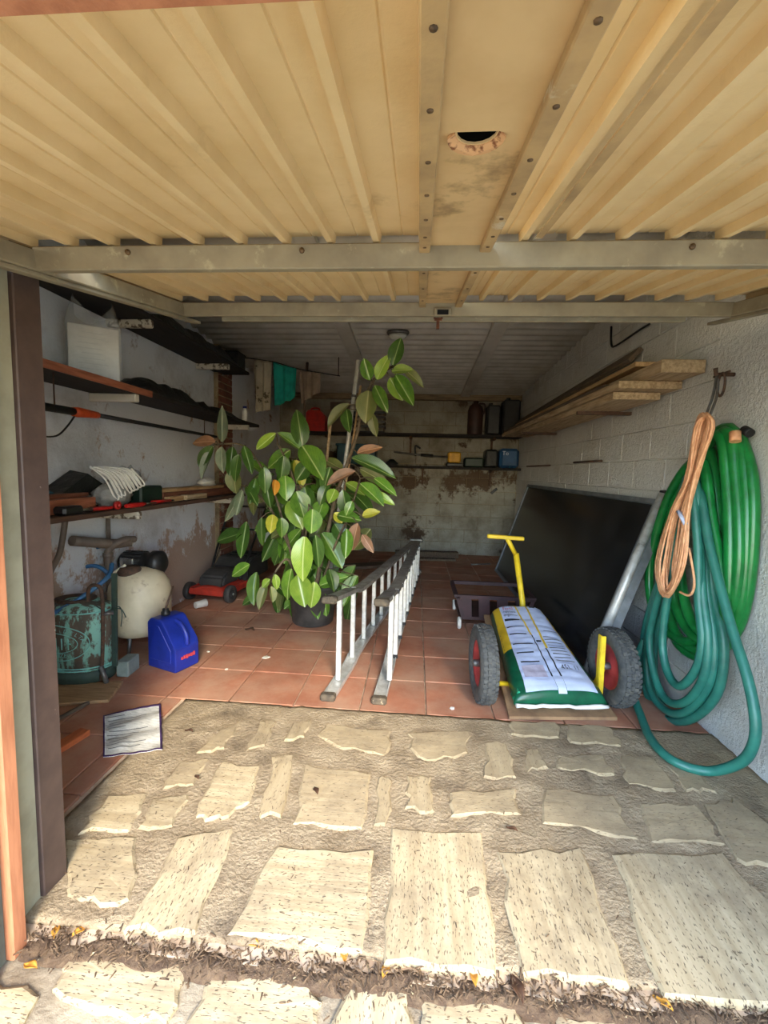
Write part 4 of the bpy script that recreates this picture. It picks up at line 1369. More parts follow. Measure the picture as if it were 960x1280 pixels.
pr_['kind'] = 'stuff'
w = MB()
pp = [Vector((.575 + .495 * i / 14, 2.252 + .043 * i / 14 + R(-.004, .004), .068 + R(-.003, .004))) for i in range(15)]
w.tube(pp, [.011 + R(-.003, .003) for _ in pp], 8); lab(w.build('seam', 'white_plastic', bag), 'white crimped front seam')
w = MB(); w.box((.585, 2.33, .10), (.012, .07, .06), rot=(0, .5, 0), bev=.003)
lab(w.build('green_tab', mat('tab_green', (40, 150, 110), rough=.4), bag), 'light green tab on the left corner')

# maroon crate with a castor behind the trolley
t = thing('folding_cart', 'dark maroon folding cart with a white castor behind the trolley', 'cart', (.63, 3.75, 0))
x0, x1, y0, y1 = .40, .98, 3.58, 4.05
w = MB(); w.span((x0, y0, .07), (x1, y1, .10), bev=.004); w.build('tray', 'maroon_plastic', t)
w = MB()
w.bar((x0 + .03, y0, .10), (x0 - .02, y0, .27), .03, .03, (0, 1, 0)); w.bar((x1 - .03, y0, .10), (x1 + .02, y0, .27), .03, .03, (0, 1, 0))
w.bar((x0 - .03, y0, .27), (x1 + .03, y0, .27), .03, .03); w.bar((x0 - .03, y1, .27), (x1 + .03, y1, .27), .03, .03)
w.bar((x0 - .03, y0, .27), (x0 - .03, y1, .27), .03, .03); w.bar((x1 + .03, y0, .27), (x1 + .03, y1, .27), .03, .03)
w.build('rim_frame', 'maroon_plastic', t)
for i in range(4):
    xx = x0 + .06 + i * .15
    w = MB(); w.bar((xx, y0 + .004, .09), (xx - .01, y0 + .004, .265), .09, .012, (0, 1, 0)); w.build('slat', 'maroon_plastic', t)
for xx, yy in ((x0, y0 - .02), (x1, y0 - .02), (x0, y1), (x1, y1)):
    w = MB(); w.lathe([(0, -.014), (.045, -.014), (.05, -.006), (.05, .006), (.045, .014), (0, .014)], 16, c=(xx, yy, .05), axis='x'); w.build('castor', 'white_plastic', t)

# ------------------------------------------------------------------ dark glazed panel leaning on the right wall
t = thing('glazed_panel', 'large dark glazed panel leaning on the right wall', 'panel', (1.3, 4.3, 0))
TN, TF = Vector((1.525, 2.83, 1.165)), Vector((1.525, 6.02, 1.165))
BN, BF = Vector((1.095, 2.72, .012)), Vector((1.095, 5.78, .012))
nrm = (TN - BN).cross(BF - BN).normalized()
if nrm.x > 0: nrm = -nrm
def qp(u, v, d=0): return BN.lerp(BF, u).lerp(TN.lerp(TF, u), v) + nrm * d
w = MB(); w.prism([qp(.0, .0, -.008), qp(1, 0, -.008), qp(1, 1, -.008), qp(0, 1, -.008)], -nrm * .062); w.build('back_case', 'panel_frame', t)
w = MB(); w.prism([qp(.015, .03, -.006), qp(.985, .03, -.006), qp(.985, .97, -.006), qp(.015, .97, -.006)], nrm * .004); w.build('glass', 'smoked_glass', t)
for a_, b_ in (((0, .012), (1, .012)), ((0, .988), (1, .988)), ((.006, 0), (.006, 1)), ((.994, 0), (.994, 1))):
    w = MB(); w.bar(qp(*a_), qp(*b_), .028, .022, nrm); w.build('frame_bar', 'panel_frame', t)
o_ = Vector((0, -.035, 0))
w = MB(); w.tube([qp(0, .02, .010) + o_, qp(0, 1.03, .010) + o_], .026, 16); w.build('edge_tube', 'aluminium', t)
w = MB(); w.box(qp(0, 1.04, .0) + o_, (.05, .05, .03), bev=.005); w.tube([qp(0, 1.03, .0) + o_, qp(0, 1.03, -.05) + o_], .010, 8); w.build('tube_clamp', 'black_plastic', t)
w = MB(); w.prism([qp(0, 0, -.075) + o_ * .9, qp(0, 1, -.075) + o_ * .9, qp(0, 1, -.0) + o_ * .9, qp(0, 0, -.0) + o_ * .9], (0, .028, 0)); w.build('side_plate', 'panel_frame', t)

# ------------------------------------------------------------------ timber on the right wall
GT = 'timber stacked high on the right wall'
plank('timber_plank', (1.36, 2.72, 1.848), (1.38, 6.35, 1.848), .36, .044, 'weathered_pine', 'widest pale plank of the pile high on the right wall, its near end squarely cut', GT)
plank('timber_plank', (1.335, 2.82, 1.800), (1.36, 5.3, 1.800), .28, .044, 'weathered_pine', 'plank lying directly under the widest plank of the right wall pile', GT)
plank('timber_plank', (1.425, 2.52, 1.909), (1.43, 4.3, 1.905), .23, .070, 'weathered_pine', 'thick short plank at the near right end of the right wall pile', GT)
plank('timber_plank', (1.245, 3.0, 1.886), (1.24, 6.2, 1.886), .09, .030, 'grey_timber', 'narrow grey batten on the outer edge of the right wall pile', GT)
plank('timber_plank', (1.42, 2.88, 2.005), (1.36, 5.9, 1.935), .16, .030, 'pine', 'pale narrow plank on top of the right wall pile, splintered end', GT)
plank('timber_plank', at(795, 443, Y=3.2), (1.38, 6.2, 2.00), .12, .035, 'grey_timber', 'dark grey board resting on edge against the wall, highest in the pile', GT, up=(-.75, 0, .66))
plank('timber_plank', (1.42, 4.4, 1.886), (1.43, 6.3, 1.886), .16, .030, 'grey_timber', 'far dark plank at the back of the right wall pile', GT)
for y in (3.35, 5.05):
    w = MB(); w.span((1.17, y - .015, 1.752), (XR - .002, y + .015, 1.776))
    tag(w.build('wall_bracket', 'rusty_iron'), 'iron support bar under the timber, %s one' % ('nearer' if y < 4 else 'farther'), 'bracket', 'bars under the right wall timber')
for y0, y1, z, nm in ((3.75, 4.39, 1.43, 'short iron rod fixed along the right wall, nearer one'), (5.15, 6.2, 1.413, 'long iron rod along the right wall above the dark panel')):
    w = MB(); w.tube([(XR - .02, y0, z), (XR - .02, y1, z)], .009, 8); w.tube([(XR - .02, y0 + .05, z), (XR + .002, y0 + .05, z)], .007, 6)
    tag(w.build('wall_rod', 'rusty_iron'), nm, 'rod')
w = MB(); w.tube(smooth_path([at(764, 408, X=XR - .012), at(764, 430, X=XR - .012), at(770, 432, X=XR - .012), at(800, 412, X=XR - .012), at(812, 405, X=XR - .012)], 3), .008, 6)
tag(w.build('bent_wire', 'black_plastic'), 'bent black wire high on the right wall near the roof', 'wire')

# ------------------------------------------------------------------ hook, hoses and cable on the right wall
t = thing('wall_hook', 'rusty iron hook and wire loops above the hoses', 'hook', (XR - .05, 2.37, 1.80))
hk = at(903, 468, X=1.50)
w = MB(); w.tube([hk + Vector((.058, 0, 0)), hk, hk + Vector((-.03, 0, .0)), hk + Vector((-.035, 0, .03))], .010, 8); w.tube([hk + Vector((0, .06, .0)), hk + Vector((0, -.05, .004))], .006, 8)
w.build('peg', 'rusty_iron', t)
for q in range(2):
    w = MB()
    c_ = hk + Vector((-.01 - q * .014, -.015 - .02 * q, -.055))
    w.tube([c_ + Vector((0, .026 * math.cos(2 * PI * i / 18), .055 * math.sin(2 * PI * i / 18))) for i in range(18)], .005, 6, closed=True)
    w.build('wire_loop', 'rusty_iron', t)
for dy, xx in ((.0, 1.44), (.03, 1.46)):
    w = MB(); w.tube(smooth_path([hk + Vector((-.02, dy * .3, 0)), at(896, 495, X=1.45) + Vector((0, dy, 0)), at(886, 525, X=1.40) + Vector((0, dy, 0)), at(890, 535, X=1.42)], 5), .006, 6)
    w.build('tie_cord', 'steel_grey', t)


def coil(loops, xs, r, name, m, label, cat, tail=None, wob=.004, seg=10, n=5):
    pts = []
    for L_, x_ in zip(loops, xs):
        for px, py in L_: pts.append(at(px, py, X=x_) + Vector((0, R(-wob, wob), R(-wob, wob))))
    if tail: pts += tail
    w = MB(); w.tube(smooth_path(pts, n), r, seg)
    return w


GL = [
    [(925, 545), (941, 600), (940, 700), (925, 775), (898, 815), (868, 820), (842, 795), (832, 730), (838, 650), (870, 570)],
    [(912, 536), (931, 600), (932, 720), (915, 785), (880, 812), (850, 798), (836, 760), (840, 690), (858, 600)],
    [(906, 540), (920, 600), (924, 700), (912, 765), (882, 800), (856, 782), (842, 740), (850, 660), (868, 585)],
    [(897, 545), (909, 600), (913, 700), (906, 765), (886, 792), (862, 770), (850, 700), (864, 605)],
    [(884, 560), (897, 640), (901, 740), (884, 790), (850, 800), (818, 765), (813, 705), (836, 620)],
    [(874, 575), (890, 650), (906, 745), (902, 790), (878, 800)],
]
GX = [1.515, 1.50, 1.475, 1.455, 1.49, 1.44]
w = coil(GL, GX, .026, '', '', '', '', seg=10)
t = thing('garden_hose', 'thick bright green hose coiled on the right wall, behind the teal one', 'hose', at(905, 800, X=1.48), 'hoses hung on the right wall')
w.build('coils', 'green_hose', t)
w = MB(); w.tube([at(919, 540, X=1.46), at(919, 552, X=1.455)], .023, 12); lab(w.build('end_fitting', 'copper_cable', t), 'salmon end fitting')
w = MB(); w.tube([at(930, 537, X=1.50), at(938, 542, X=1.50)], .020, 12); w.build('end_cap', 'black_plastic', t)

TL = [
    [(868, 592), (884, 650), (892, 740), (904, 800), (900, 858), (876, 892), (846, 903), (816, 885), (804, 840), (806, 790), (820, 740), (838, 690), (852, 620)],
    [(862, 598), (877, 660), (884, 740), (893, 810), (886, 858), (860, 888), (835, 890), (814, 865), (808, 820), (815, 770), (828, 715), (848, 640)],
    [(868, 604), (874, 660), (878, 740), (885, 800), (880, 845), (860, 876), (836, 876), (820, 850), (812, 800), (822, 750), (840, 690), (854, 625)],
    [(874, 600), (888, 660), (896, 740), (899, 810), (892, 862), (868, 894), (838, 896), (822, 868), (817, 820), (826, 770), (842, 700)],
    [(860, 606), (871, 670), (874, 750), (878, 800), (870, 835), (850, 858), (834, 840), (828, 800), (836, 740), (850, 660)],
    [(872, 610), (888, 690), (912, 780), (934, 850), (945, 905), (940, 936)],
]
TX = [1.42, 1.40, 1.375, 1.44, 1.36, 1.385]
tail = [at(922, 955, X=1.375), at(885, 964, Z=.03), at(845, 953, Z=.030), at(818, 930, Z=.030), at(803, 900, Z=.035), Vector((1.33, 2.62, .10)), at(806, 800, X=1.40)]
w = coil(TL, TX, .0205, '', '', '', '', tail=tail, seg=10)
t = thing('garden_hose', 'teal hose hung on the right wall, one loop trailing on the floor', 'hose', (1.40, 2.2, .0), 'hoses hung on the right wall')
w.build('coils', 'teal_hose', t)
t = thing('cable_coil', 'bundle of copper coloured cable hung in front of the green hoses', 'cable', at(845, 746, X=1.32), None)
LE = [(867, 535), (857, 600), (837, 640), (822, 702), (824, 738)]
RE = [(892, 535), (874, 590), (862, 640), (857, 705)]
pts = []
for i in range(13):
    f_ = i / 12
    xq = 1.345 - .05 * math.sin(PI * f_) + R(-.018, .018)
    k_ = f_ * .45
    le = [((1 - k_) * a[0] + k_ * b[0] + R(-2.2, 2.2), (1 - k_) * a[1] + k_ * b[1]) for a, b in zip(LE, [RE[0], RE[1], RE[2], RE[3], (850, 730)])]
    re = [((1 - k_) * b[0] + k_ * a[0] + R(-2.2, 2.2), (1 - k_) * b[1] + k_ * a[1]) for a, b in zip(LE[:4], RE)]
    top = (881 + R(-3, 3), 516 + f_ * 8)
    bot = (836 + 4 * f_ + R(-2, 2), 746 - 26 * f_ * R(.6, 1))
    for px, py in [top] + re + [bot] + le[::-1]:
        pts.append(at(px, py, X=xq))
w = MB(); w.tube(smooth_path(pts, 4), .0056, 6)
w.build('windings', 'copper_cable', t)
w = MB(); w.tube(smooth_path([at(850, 740, X=1.33), at(862, 744, X=1.33), at(868, 730, X=1.33), at(864, 700, X=1.33), at(861, 685, X=1.33)], 5), .006, 6); w.build('loose_end', 'copper_cable', t)
w = MB(); w.tube([at(848, 639, X=1.29), at(857, 655, X=1.29)], .010, 8); lab(w.build('tie', 'bag_white', t), 'pale tie around the cable')

# ------------------------------------------------------------------ rear wall shelves and what stands on them
def back_shelf(label, x0, x1, z):
    t = thing('rear_shelf', label, 'shelf', ((x0 + x1) / 2, 6.7, z - .035), 'dark shelves on the back wall')
    w = MB(); w.span((x0, 6.56, z - .035), (x1, YB - .004, z), bev=.003); w.build('board', 'black_board', t)
    for x in (x0 + .35, (x0 + x1) / 2, x1 - .4):
        w = MB(); w.span((x - .02, 6.62, z - .075), (x + .02, YB - .004, z - .037)); w.bar((x, YB - .03, z - .28), (x, YB - .03, z - .04), .03, .03, (0, 1, 0)); w.build('bracket', 'rusty_iron', t)
back_shelf('upper dark shelf across the back wall', -1.75, 1.545, 1.872)
back_shelf('lower dark shelf on the back wall holding garden tools', -1.35, 1.545, 1.388)
Z1, Z2 = 1.873, 1.389
t = thing('jug', 'dark brown jug on the upper back shelf', 'jug', (.86, 6.7, Z1))
w = MB(); w.lathe([(0, 0), (.11, 0), (.115, .02), (.115, .36), (.09, .43), (.04, .47), (.04, .50), (0, .50)], 20, c=(.86, 6.71, Z1)); w.build('body', 'canister_brown', t)
w = MB(); w.tube(smooth_path([(.90, 6.66, Z1 + .46), (.98, 6.66, Z1 + .45), (.985, 6.66, Z1 + .36), (.96, 6.66, Z1 + .30)], 5), .014, 8); w.build('handle', 'canister_brown', t)
for i, (x0, x1, h, lb) in enumerate(((1.02, 1.22, .44, 'black canister beside the brown jug on the upper back shelf'), (1.25, 1.50, .52, 'tall black container in the right corner of the upper back shelf'))):
    t = thing('canister', lb, 'canister', ((x0 + x1) / 2, 6.7, Z1))
    w = MB(); w.span((x0, 6.60, Z1), (x1, 6.84, Z1 + h), bev=.025); w.build('body', 'black_plastic', t)
    w = MB(); w.lathe([(.03, h - .002), (.03, h + .035), (0, h + .036)], 12, c=((x0 + x1) / 2 - .04, 6.70, Z1)); w.build('cap', 'black_plastic', t)
t = thing('plastic_crate', 'dark open crate on the upper back shelf behind the rubber plant', 'crate', (-.76, 6.7, Z1))
w = MB(); w.span((-1.0, 6.58, Z1), (-.50, 6.86, Z1 + .02)); w.build('base', 'black_plastic', t)
for z in (.07, .14, .21, .28):
    w = MB()
    w.span((-1.0, 6.58, Z1 + z), (-.50, 6.595, Z1 + z + .035)); w.build('slat', 'black_plastic', t)
    w = MB(); w.span((-1.0, 6.595, Z1 + z), (-.985, 6.86, Z1 + z + .035)); w.build('slat', 'black_plastic', t)
    w = MB(); w.span((-.515, 6.595, Z1 + z), (-.50, 6.86, Z1 + z + .035)); w.build('slat', 'black_plastic', t)
for x in (-.99, -.75, -.51):
    w = MB(); w.span((x - .012, 6.596, Z1 + .02), (x + .012, 6.606, Z1 + .315)); w.build('post', 'grey_timber', t)
t = thing('fuel_can', 'red fuel can on the upper back shelf, partly behind leaves', 'can', (-1.56, 6.7, Z1))
w = MB(); w.prism([(-1.71, 6.62, Z1), (-1.42, 6.62, Z1), (-1.42, 6.62, Z1 + .24), (-1.50, 6.62, Z1 + .32), (-1.68, 6.62, Z1 + .32), (-1.71, 6.62, Z1 + .28)], (0, .20, 0)); w.build('body', 'red_plastic', t)
w = MB(); w.tube(smooth_path([(-1.66, 6.72, Z1 + .31), (-1.64, 6.72, Z1 + .36), (-1.54, 6.72, Z1 + .36), (-1.52, 6.72, Z1 + .31)], 4), .012, 8); w.build('handle', 'red_plastic', t)
w = MB(); w.prism([(-1.38, 6.80, Z1), (-1.04, 6.80, Z1), (-1.04, 6.83, Z1 + .48), (-1.38, 6.83, Z1 + .48)], (0, .022, 0))
tag(w.build('wooden_panel', 'dark_panel_wood'), 'brown wooden panel leaning on the back wall beside the red can', 'panel')
w = MB(); w.span((1.235, 6.58, Z2), (1.515, 6.84, Z2 + .29), bev=.04)
t = thing('blue_bag', 'blue printed bag at the right end of the lower back shelf', 'bag', (1.37, 6.7, Z2)); w.build('body', 'blue_bag', t)
w = MB(); w.text('To', .085, lambda x, y: Vector((1.31 + x, 6.578, Z2 + .215 + y))); lab(w.build('lettering', 'bag_white', t, recalc=False), 'pale lettering')
w = MB(); w.span((1.02, 6.60, Z2), (1.21, 6.84, Z2 + .27), bev=.03)
tag(w.build('black_bag', 'black_tarp'), 'black bag left of the blue printed bag, lower back shelf', 'bag')
w = MB(); w.span((.72, 6.60, Z2), (1.0, 6.84, Z2 + .14), bev=.02)
tag(w.build('tool_case', 'dark_green_plastic'), 'low dark tool case between the black bag and the yellow trimmer', 'case')
t = thing('strimmer', 'yellow motored strimmer with a long thin shaft, lower back shelf', 'trimmer', (.2, 6.66, Z2))
w = MB(); w.span((.47, 6.60, Z2 + .06), (.66, 6.80, Z2 + .22), bev=.02); w.build('motor', 'yellow_tool', t)
w = MB(); w.span((.45, 6.60, Z2), (.70, 6.80, Z2 + .058), bev=.015); w.build('tank', 'black_plastic', t)
w = MB(); w.tube([(.48, 6.68, Z2 + .14), (.10, 6.66, Z2 + .16), (-.35, 6.64, Z2 + .20)], .014, 8); w.build('shaft', 'steel_grey', t)
w = MB(); w.tube(smooth_path([(-.02, 6.66, Z2 + .15), (-.03, 6.64, Z2 + .30), (.05, 6.62, Z2 + .26)], 4), .014, 8); w.tube([(.24, 6.66, Z2 + .155), (.06, 6.66, Z2 + .165)], .024, 8); w.build('grip', 'black_plastic', t)
w = MB(); w.lathe([(0, 0), (.09, 0), (.10, .03), (.03, .09), (0, .09)], 16, c=(-.38, 6.70, Z2 + .001)); w.build('cutting_head', 'black_plastic', t)
w = MB(); w.span((-1.22, 6.58, Z2), (-.62, 6.84, Z2 + .30), bev=.02)
t = thing('storage_box', 'teal green storage box on the lower back shelf behind the plant', 'box', (-.92, 6.7, Z2)); w.build('body', 'teal_plastic', t)
w = MB(); w.span((-1.24, 6.57, Z2 + .275), (-.60, 6.85, Z2 + .31), bev=.008); w.build('lid', 'teal_plastic', t)

# back floor leftovers
plank('timber_plank', (-.28, 6.55, .045), (.68, 6.62, .045), .12, .09, 'grey_timber', 'grey beam lying along the foot of the back wall', 'boards on the back floor')
plank('timber_plank', (-.10, 6.30, .016), (.62, 6.38, .016), .10, .03, 'grey_timber', 'thin flat grey board on the floor before the back wall', 'boards on the back floor')
plank('timber_plank', (-.95, 5.55, .02), (-.25, 5.9, .02), .22, .038, 'dark_panel_wood', 'brown flat board on the floor left of the ladder end', 'boards on the back floor')
w = MB(); w.tube([(.82, 6.1, .012), (1.10, 6.2, .012)], .012, 8); tag(w.build('iron_pipe', 'steel_grey'), 'short pale pipe on the back floor near the dark panel', 'pipe')
w = MB(); w.box((1.22, YB - .014, 1.03), (.12, .03, .035), rot=(0, -.75, 0)); tag(w.build('wall_batten', 'black_plastic'), 'small dark slanted batten on the back wall under the shelf', 'batten')

# ------------------------------------------------------------------ washing on a line at the left rear
CY = 5.05
def cloth(corners, name, m, label, seed, amp=.03, group='washing on the line'):
    P = [at(px, py, Y=CY) for px, py in corners]      # tl, tr, br, bl
    def fn(u, v):
        p = P[0].lerp(P[1], u).lerp(P[3].lerp(P[2], u), v)
        return p + Vector((0, amp * (math.sin(u * 14 + seed + v) + .5 * math.sin(u * 27 + seed)) * (.35 + .65 * v), .01 * noise.noise((u * 4, v * 4, seed))))
    w = MB(); w.grid(fn, 24, 16, thick=(0, .004, 0))
    return tag(w.build(name, m), label, 'cloth', group)
cloth([(317, 449), (339, 452), (338, 512), (318, 516)], 'hanging_cloth', 'cream_cloth', 'cream cloth with dark blotches hanging left of the teal one', 1)
cloth([(341, 453), (371, 461), (370, 497), (344, 508)], 'hanging_cloth', 'teal_cloth', 'teal towel hanging on the line', 3)
cloth([(374, 462), (401, 467), (399, 490), (376, 504)], 'hanging_cloth', 'tan_cloth', 'brownish cloth hanging right of the teal towel', 6)
w = MB(); w.tube(smooth_path([at(296, 446, Y=CY + .012), at(340, 452, Y=CY + .012), at(372, 461, Y=CY + .012), at(425, 470, Y=CY + .012)], 5), .006, 6)
for px, py in ((300, 447), (423, 470)):
    p = at(px, py, Y=CY + .012); w.tube([p, Vector((p.x, p.y, roof_z(CY) + .01))], .005, 6)
tag(w.build('clothes_line', 'black_plastic'), 'thin dark line under the roof carrying the cloths', 'line')
w = MB(); w.tube([Vector((-1.36, 5.3, roof_z(5.3) - .005)), Vector((-1.40, 5.3, 1.90))], .016, 8); tag(w.build('roof_prop', 'dark_panel_wood'), 'thin brown pole hanging from the roof right of the teal towel', 'pole')

# roof lamp
t = thing('bulkhead_lamp', 'small oval bulkhead lamp on the roof', 'lamp', (-.22, 4.28, roof_z(4.28) - .1))
lc = Vector((-.22, 4.28, roof_z(4.28) - .012))
w = MB(); w.lathe([(0, 0), (.105, 0), (.11, -.012), (.10, -.03), (0, -.03)], 28, c=lc, sy=.62); w.build('base', 'steel_grey', t)
w = MB(); w.lathe([(.088, -.028), (.085, -.05), (.06, -.075), (0, -.085)], 28, c=lc, sy=.6); w.build('glass', 'lamp_glass', t)

# ------------------------------------------------------------------ rubber plant
PC = Vector((-.845, 3.56, 0))
t = thing('rubber_plant', 'tall rubber plant with glossy leaves in a dark pot', 'plant', PC)
w = MB(); w.lathe([(0, 0), (.165, 0), (.172, .01), (.205, .30), (.222, .31), (.222, .345), (.205, .345), (.195, .30), (0, .30)], 36, c=PC); pot = w.build('pot', 'pot_plastic', t)
w = MB(); w.lathe([(.196, .302), (.12, .318), (0, .325)], 24, c=PC); w.build('soil', 'soil', t)


def leaf_mat(name, base, light, rib, rough=.3):
    k = NT(name)
    tc = k.n('ShaderNodeTexCoord'); sep = k.n('ShaderNodeSeparateXYZ'); k.l(tc.outputs['Object'], sep.inputs[0])
    ab = k.n('ShaderNodeMath', operation='ABSOLUTE'); k.l(sep.outputs[0], ab.inputs[0])
    mid = k.ramp(ab.outputs[0], .035, .015)
    edge = k.ramp(ab.outputs[0], .42, .5)
    v_ = k.coord('object', (2, 2, 2))
    col = k.mix(k.ramp(k.noise(v_, 1.6, 3), .38, .66), base, light)
    wv = k.n('ShaderNodeTexWave'); wv.inputs['Scale'].default_value = 6; wv.inputs['Distortion'].default_value = 1.0
    mp = k.n('ShaderNodeMapping'); mp.inputs['Rotation'].default_value = (0, 0, .9); k.l(tc.outputs['Object'], mp.inputs[0]); k.l(mp.outputs[0], wv.inputs['Vector'])
    col = k.mix(k.mul(wv.outputs['Fac'], .10), col, rib)
    col = k.mix(mid, col, rib)
    col = k.vary(col, .22)
    k.b.inputs['Specular IOR Level'].default_value = .5
    MATS[name] = k.fin(col, rough)


leaf_mat('leaf_green', (70, 112, 28), (100, 140, 40), (168, 186, 116))
leaf_mat('leaf_light', (120, 154, 48), (144, 172, 60), (190, 204, 130))
leaf_mat('leaf_dark', (46, 78, 24), (64, 98, 32), (130, 150, 90))
leaf_mat('leaf_olive', (118, 122, 66), (96, 108, 54), (166, 164, 110), .45)
leaf_mat('leaf_brown', (150, 108, 78), (122, 90, 62), (190, 150, 116), .5)
leaf_mat('leaf_yellow', (206, 196, 62), (170, 176, 58), (224, 214, 120), .4)
leaf_mat('leaf_orange', (214, 150, 48), (200, 130, 40), (220, 180, 100), .5)
leaf_mat('leaf_grey', (108, 116, 92), (84, 98, 72), (150, 158, 130), .5)


def leaf_mesh(m, bend, fold):
    w = MB()
    nu, nv = 6, 8
    def fn(u, v):
        y = v
        wd = math.sin(PI * min(1, v * .985 + .015) ** .85) ** .72 * .5
        if v > .93: wd *= (1 - v) / .07 * .8 + .15
        x = (u - .5) * 2 * wd
        return (x, y, -bend * y * y + fold * abs(x) * 1.0)
    w.grid(fn, nu, nv)
    bmesh.ops.remove_doubles(w.bm, verts=w.bm.verts, dist=.0005)
    return w.mesh('leaf', m)


LM = {}
LK = {'g': 'leaf_green', 'l': 'leaf_light', 'd': 'leaf_dark', 'o': 'leaf_olive', 'b': 'leaf_brown', 'y': 'leaf_yellow', 'r': 'leaf_orange', 's': 'leaf_grey'}
for c_, n_ in LK.items():
    for q, (bd, fo) in enumerate(((.12, .25), (.25, .15), (.02, .35))): LM[c_, q] = leaf_mesh(n_, bd, fo)

# stems as runs of places
def S(zx, zy, y): return at(220 + zx / 2.824, 400 + zy / 2.824, Y=y)
STEMS = [
    [S(470, 1010, 3.55), S(455, 850, 3.52), S(440, 640, 3.48), S(440, 440, 3.45)],
    [S(480, 1010, 3.56), S(520, 820, 3.50), S(560, 640, 3.45), S(600, 520, 3.42), S(640, 400, 3.46), S(660, 300, 3.46), S(700, 210, 3.44), S(770, 160, 3.42)],
    [S(450, 1010, 3.55), S(400, 800, 3.42), S(350, 620, 3.34), S(290, 500, 3.28), S(230, 440, 3.24), S(140, 440, 3.20)],
    [S(470, 1010, 3.50), S(450, 880, 3.32), S(460, 740, 3.24), S(470, 650, 3.2)],
    [S(490, 1010, 3.54), S(560, 800, 3.40), S(610, 690, 3.35), S(650, 560, 3.32)],
    [S(450, 1010, 3.48), S(400, 850, 3.26), S(350, 890, 3.18), S(335, 930, 3.16)],
    [S(400, 800, 3.42), S(330, 660, 3.36), S(250, 590, 3.28), S(225, 590, 3.26)],
    [S(470, 1010, 3.48), S(500, 900, 3.28), S(510, 770, 3.22)],
    [S(440, 640, 3.48), S(400, 520, 3.36), S(360, 440, 3.34)],
]
for i, st in enumerate(STEMS):
    pp = smooth_path(st, 6)
    r0 = .020 if i in (0, 1) else .012
    w = MB(); w.tube(pp, [r0 * (1 - .55 * j / len(pp)) for j in range(len(pp))], 8)
    w.build('stem', 'bark', t)
stem_pts = [p for st in STEMS for p in smooth_path(st, 8)]
LEAVES = [
    (765, 160, 790, 70, 52, 'd'), (710, 210, 742, 128, 48, 'l'), (685, 212, 665, 142, 45, 'g'), (762, 182, 828, 172, 38, 'l'), (800, 170, 868, 218, 36, 'o'),
    (775, 195, 832, 292, 52, 'g'), (755, 205, 795, 276, 48, 'l'), (702, 232, 738, 308, 45, 'g'), (612, 298, 543, 372, 48, 'o'), (680, 250, 668, 350, 72, 'o'),
    (690, 330, 702, 402, 36, 'o'), (602, 315, 612, 390, 42, 'd'), (162, 430, 164, 318, 36, 's'), (138, 430, 62, 425, 48, 'b'), (130, 445, 85, 512, 42, 'd'),
    (135, 450, 86, 548, 36, 's'), (162, 448, 156, 530, 42, 's'), (200, 448, 190, 542, 42, 'd'), (202, 525, 208, 606, 58, 'o'), (222, 475, 200, 562, 42, 'd'),
    (240, 445, 266, 535, 36, 'd'), (250, 588, 284, 644, 36, 'd'), (232, 598, 182, 712, 36, 's'), (236, 602, 214, 682, 32, 's'), (318, 575, 332, 655, 38, 'd'),
    (445, 445, 430, 328, 62, 'd'), (440, 458, 366, 403, 48, 'g'), (446, 445, 514, 545, 86, 'g'), (402, 458, 328, 517, 52, 'g'), (352, 400, 290, 452, 36, 'l'),
    (420, 495, 448, 580, 52, 'y'), (385, 550, 392, 622, 62, 'g'), (350, 565, 348, 614, 28, 'r'), (425, 605, 452, 690, 72, 'g'), (400, 638, 440, 722, 64, 'l'),
    (482, 668, 478, 745, 68, 'g'), (442, 738, 382, 808, 44, 'g'), (455, 765, 437, 905, 80, 'l'), (515, 752, 580, 864, 78, 'g'), (492, 760, 506, 865, 44, 'd'),
    (408, 878, 380, 985, 50, 'g'), (430, 900, 452, 1002, 76, 'l'), (508, 938, 592, 905, 54, 'g'), (490, 925, 478, 1012, 54, 'l'), (520, 960, 530, 1038, 46, 'g'),
    (622, 488, 762, 542, 58, 'd'), (640, 470, 714, 444, 36, 'b'), (632, 535, 542, 578, 46, 'b'), (650, 578, 727, 642, 56, 'g'), (600, 575, 660, 602, 42, 'l'),
    (562, 598, 542, 642, 42, 'l'), (658, 692, 712, 676, 36, 'y'), (622, 640, 602, 684, 34, 'g'), (560, 680, 584, 714, 36, 'y'), (642, 718, 620, 805, 48, 'b'),
    (658, 758, 690, 812, 32, 'b'), (602, 738, 598, 832, 44, 'g'), (570, 690, 642, 702, 46, 'g'), (532, 580, 508, 644, 40, 'd'), (342, 688, 334, 747, 42, 'y'),
    (370, 698, 376, 762, 46, 'g'), (302, 698, 300, 792, 32, 'd'), (332, 915, 308, 942, 30, 'l'), (320, 930, 292, 1014, 36, 'o'), (350, 898, 358, 948, 28, 'l'),
    (335, 940, 342, 992, 30, 'o'), (700, 560, 770, 610, 36, 'g'), (690, 610, 760, 640, 34, 'l'), (455, 590, 470, 660, 60, 'd'), (520, 640, 500, 700, 56, 'g'),
    (560, 720, 600, 780, 56, 'd'), (470, 500, 430, 560, 56, 'd'), (380, 480, 372, 560, 52, 'd'), (310, 520, 318, 600, 46, 'd'), (280, 560, 262, 640, 40, 'd'),
    (540, 880, 560, 950, 50, 'd'), (440, 1000, 430, 1030, 40, 'l'), (480, 990, 500, 1050, 36, 'g'), (545, 520, 520, 600, 46, 'd'), (590, 600, 600, 690, 50, 'd'),
]
rl = random.Random(11)
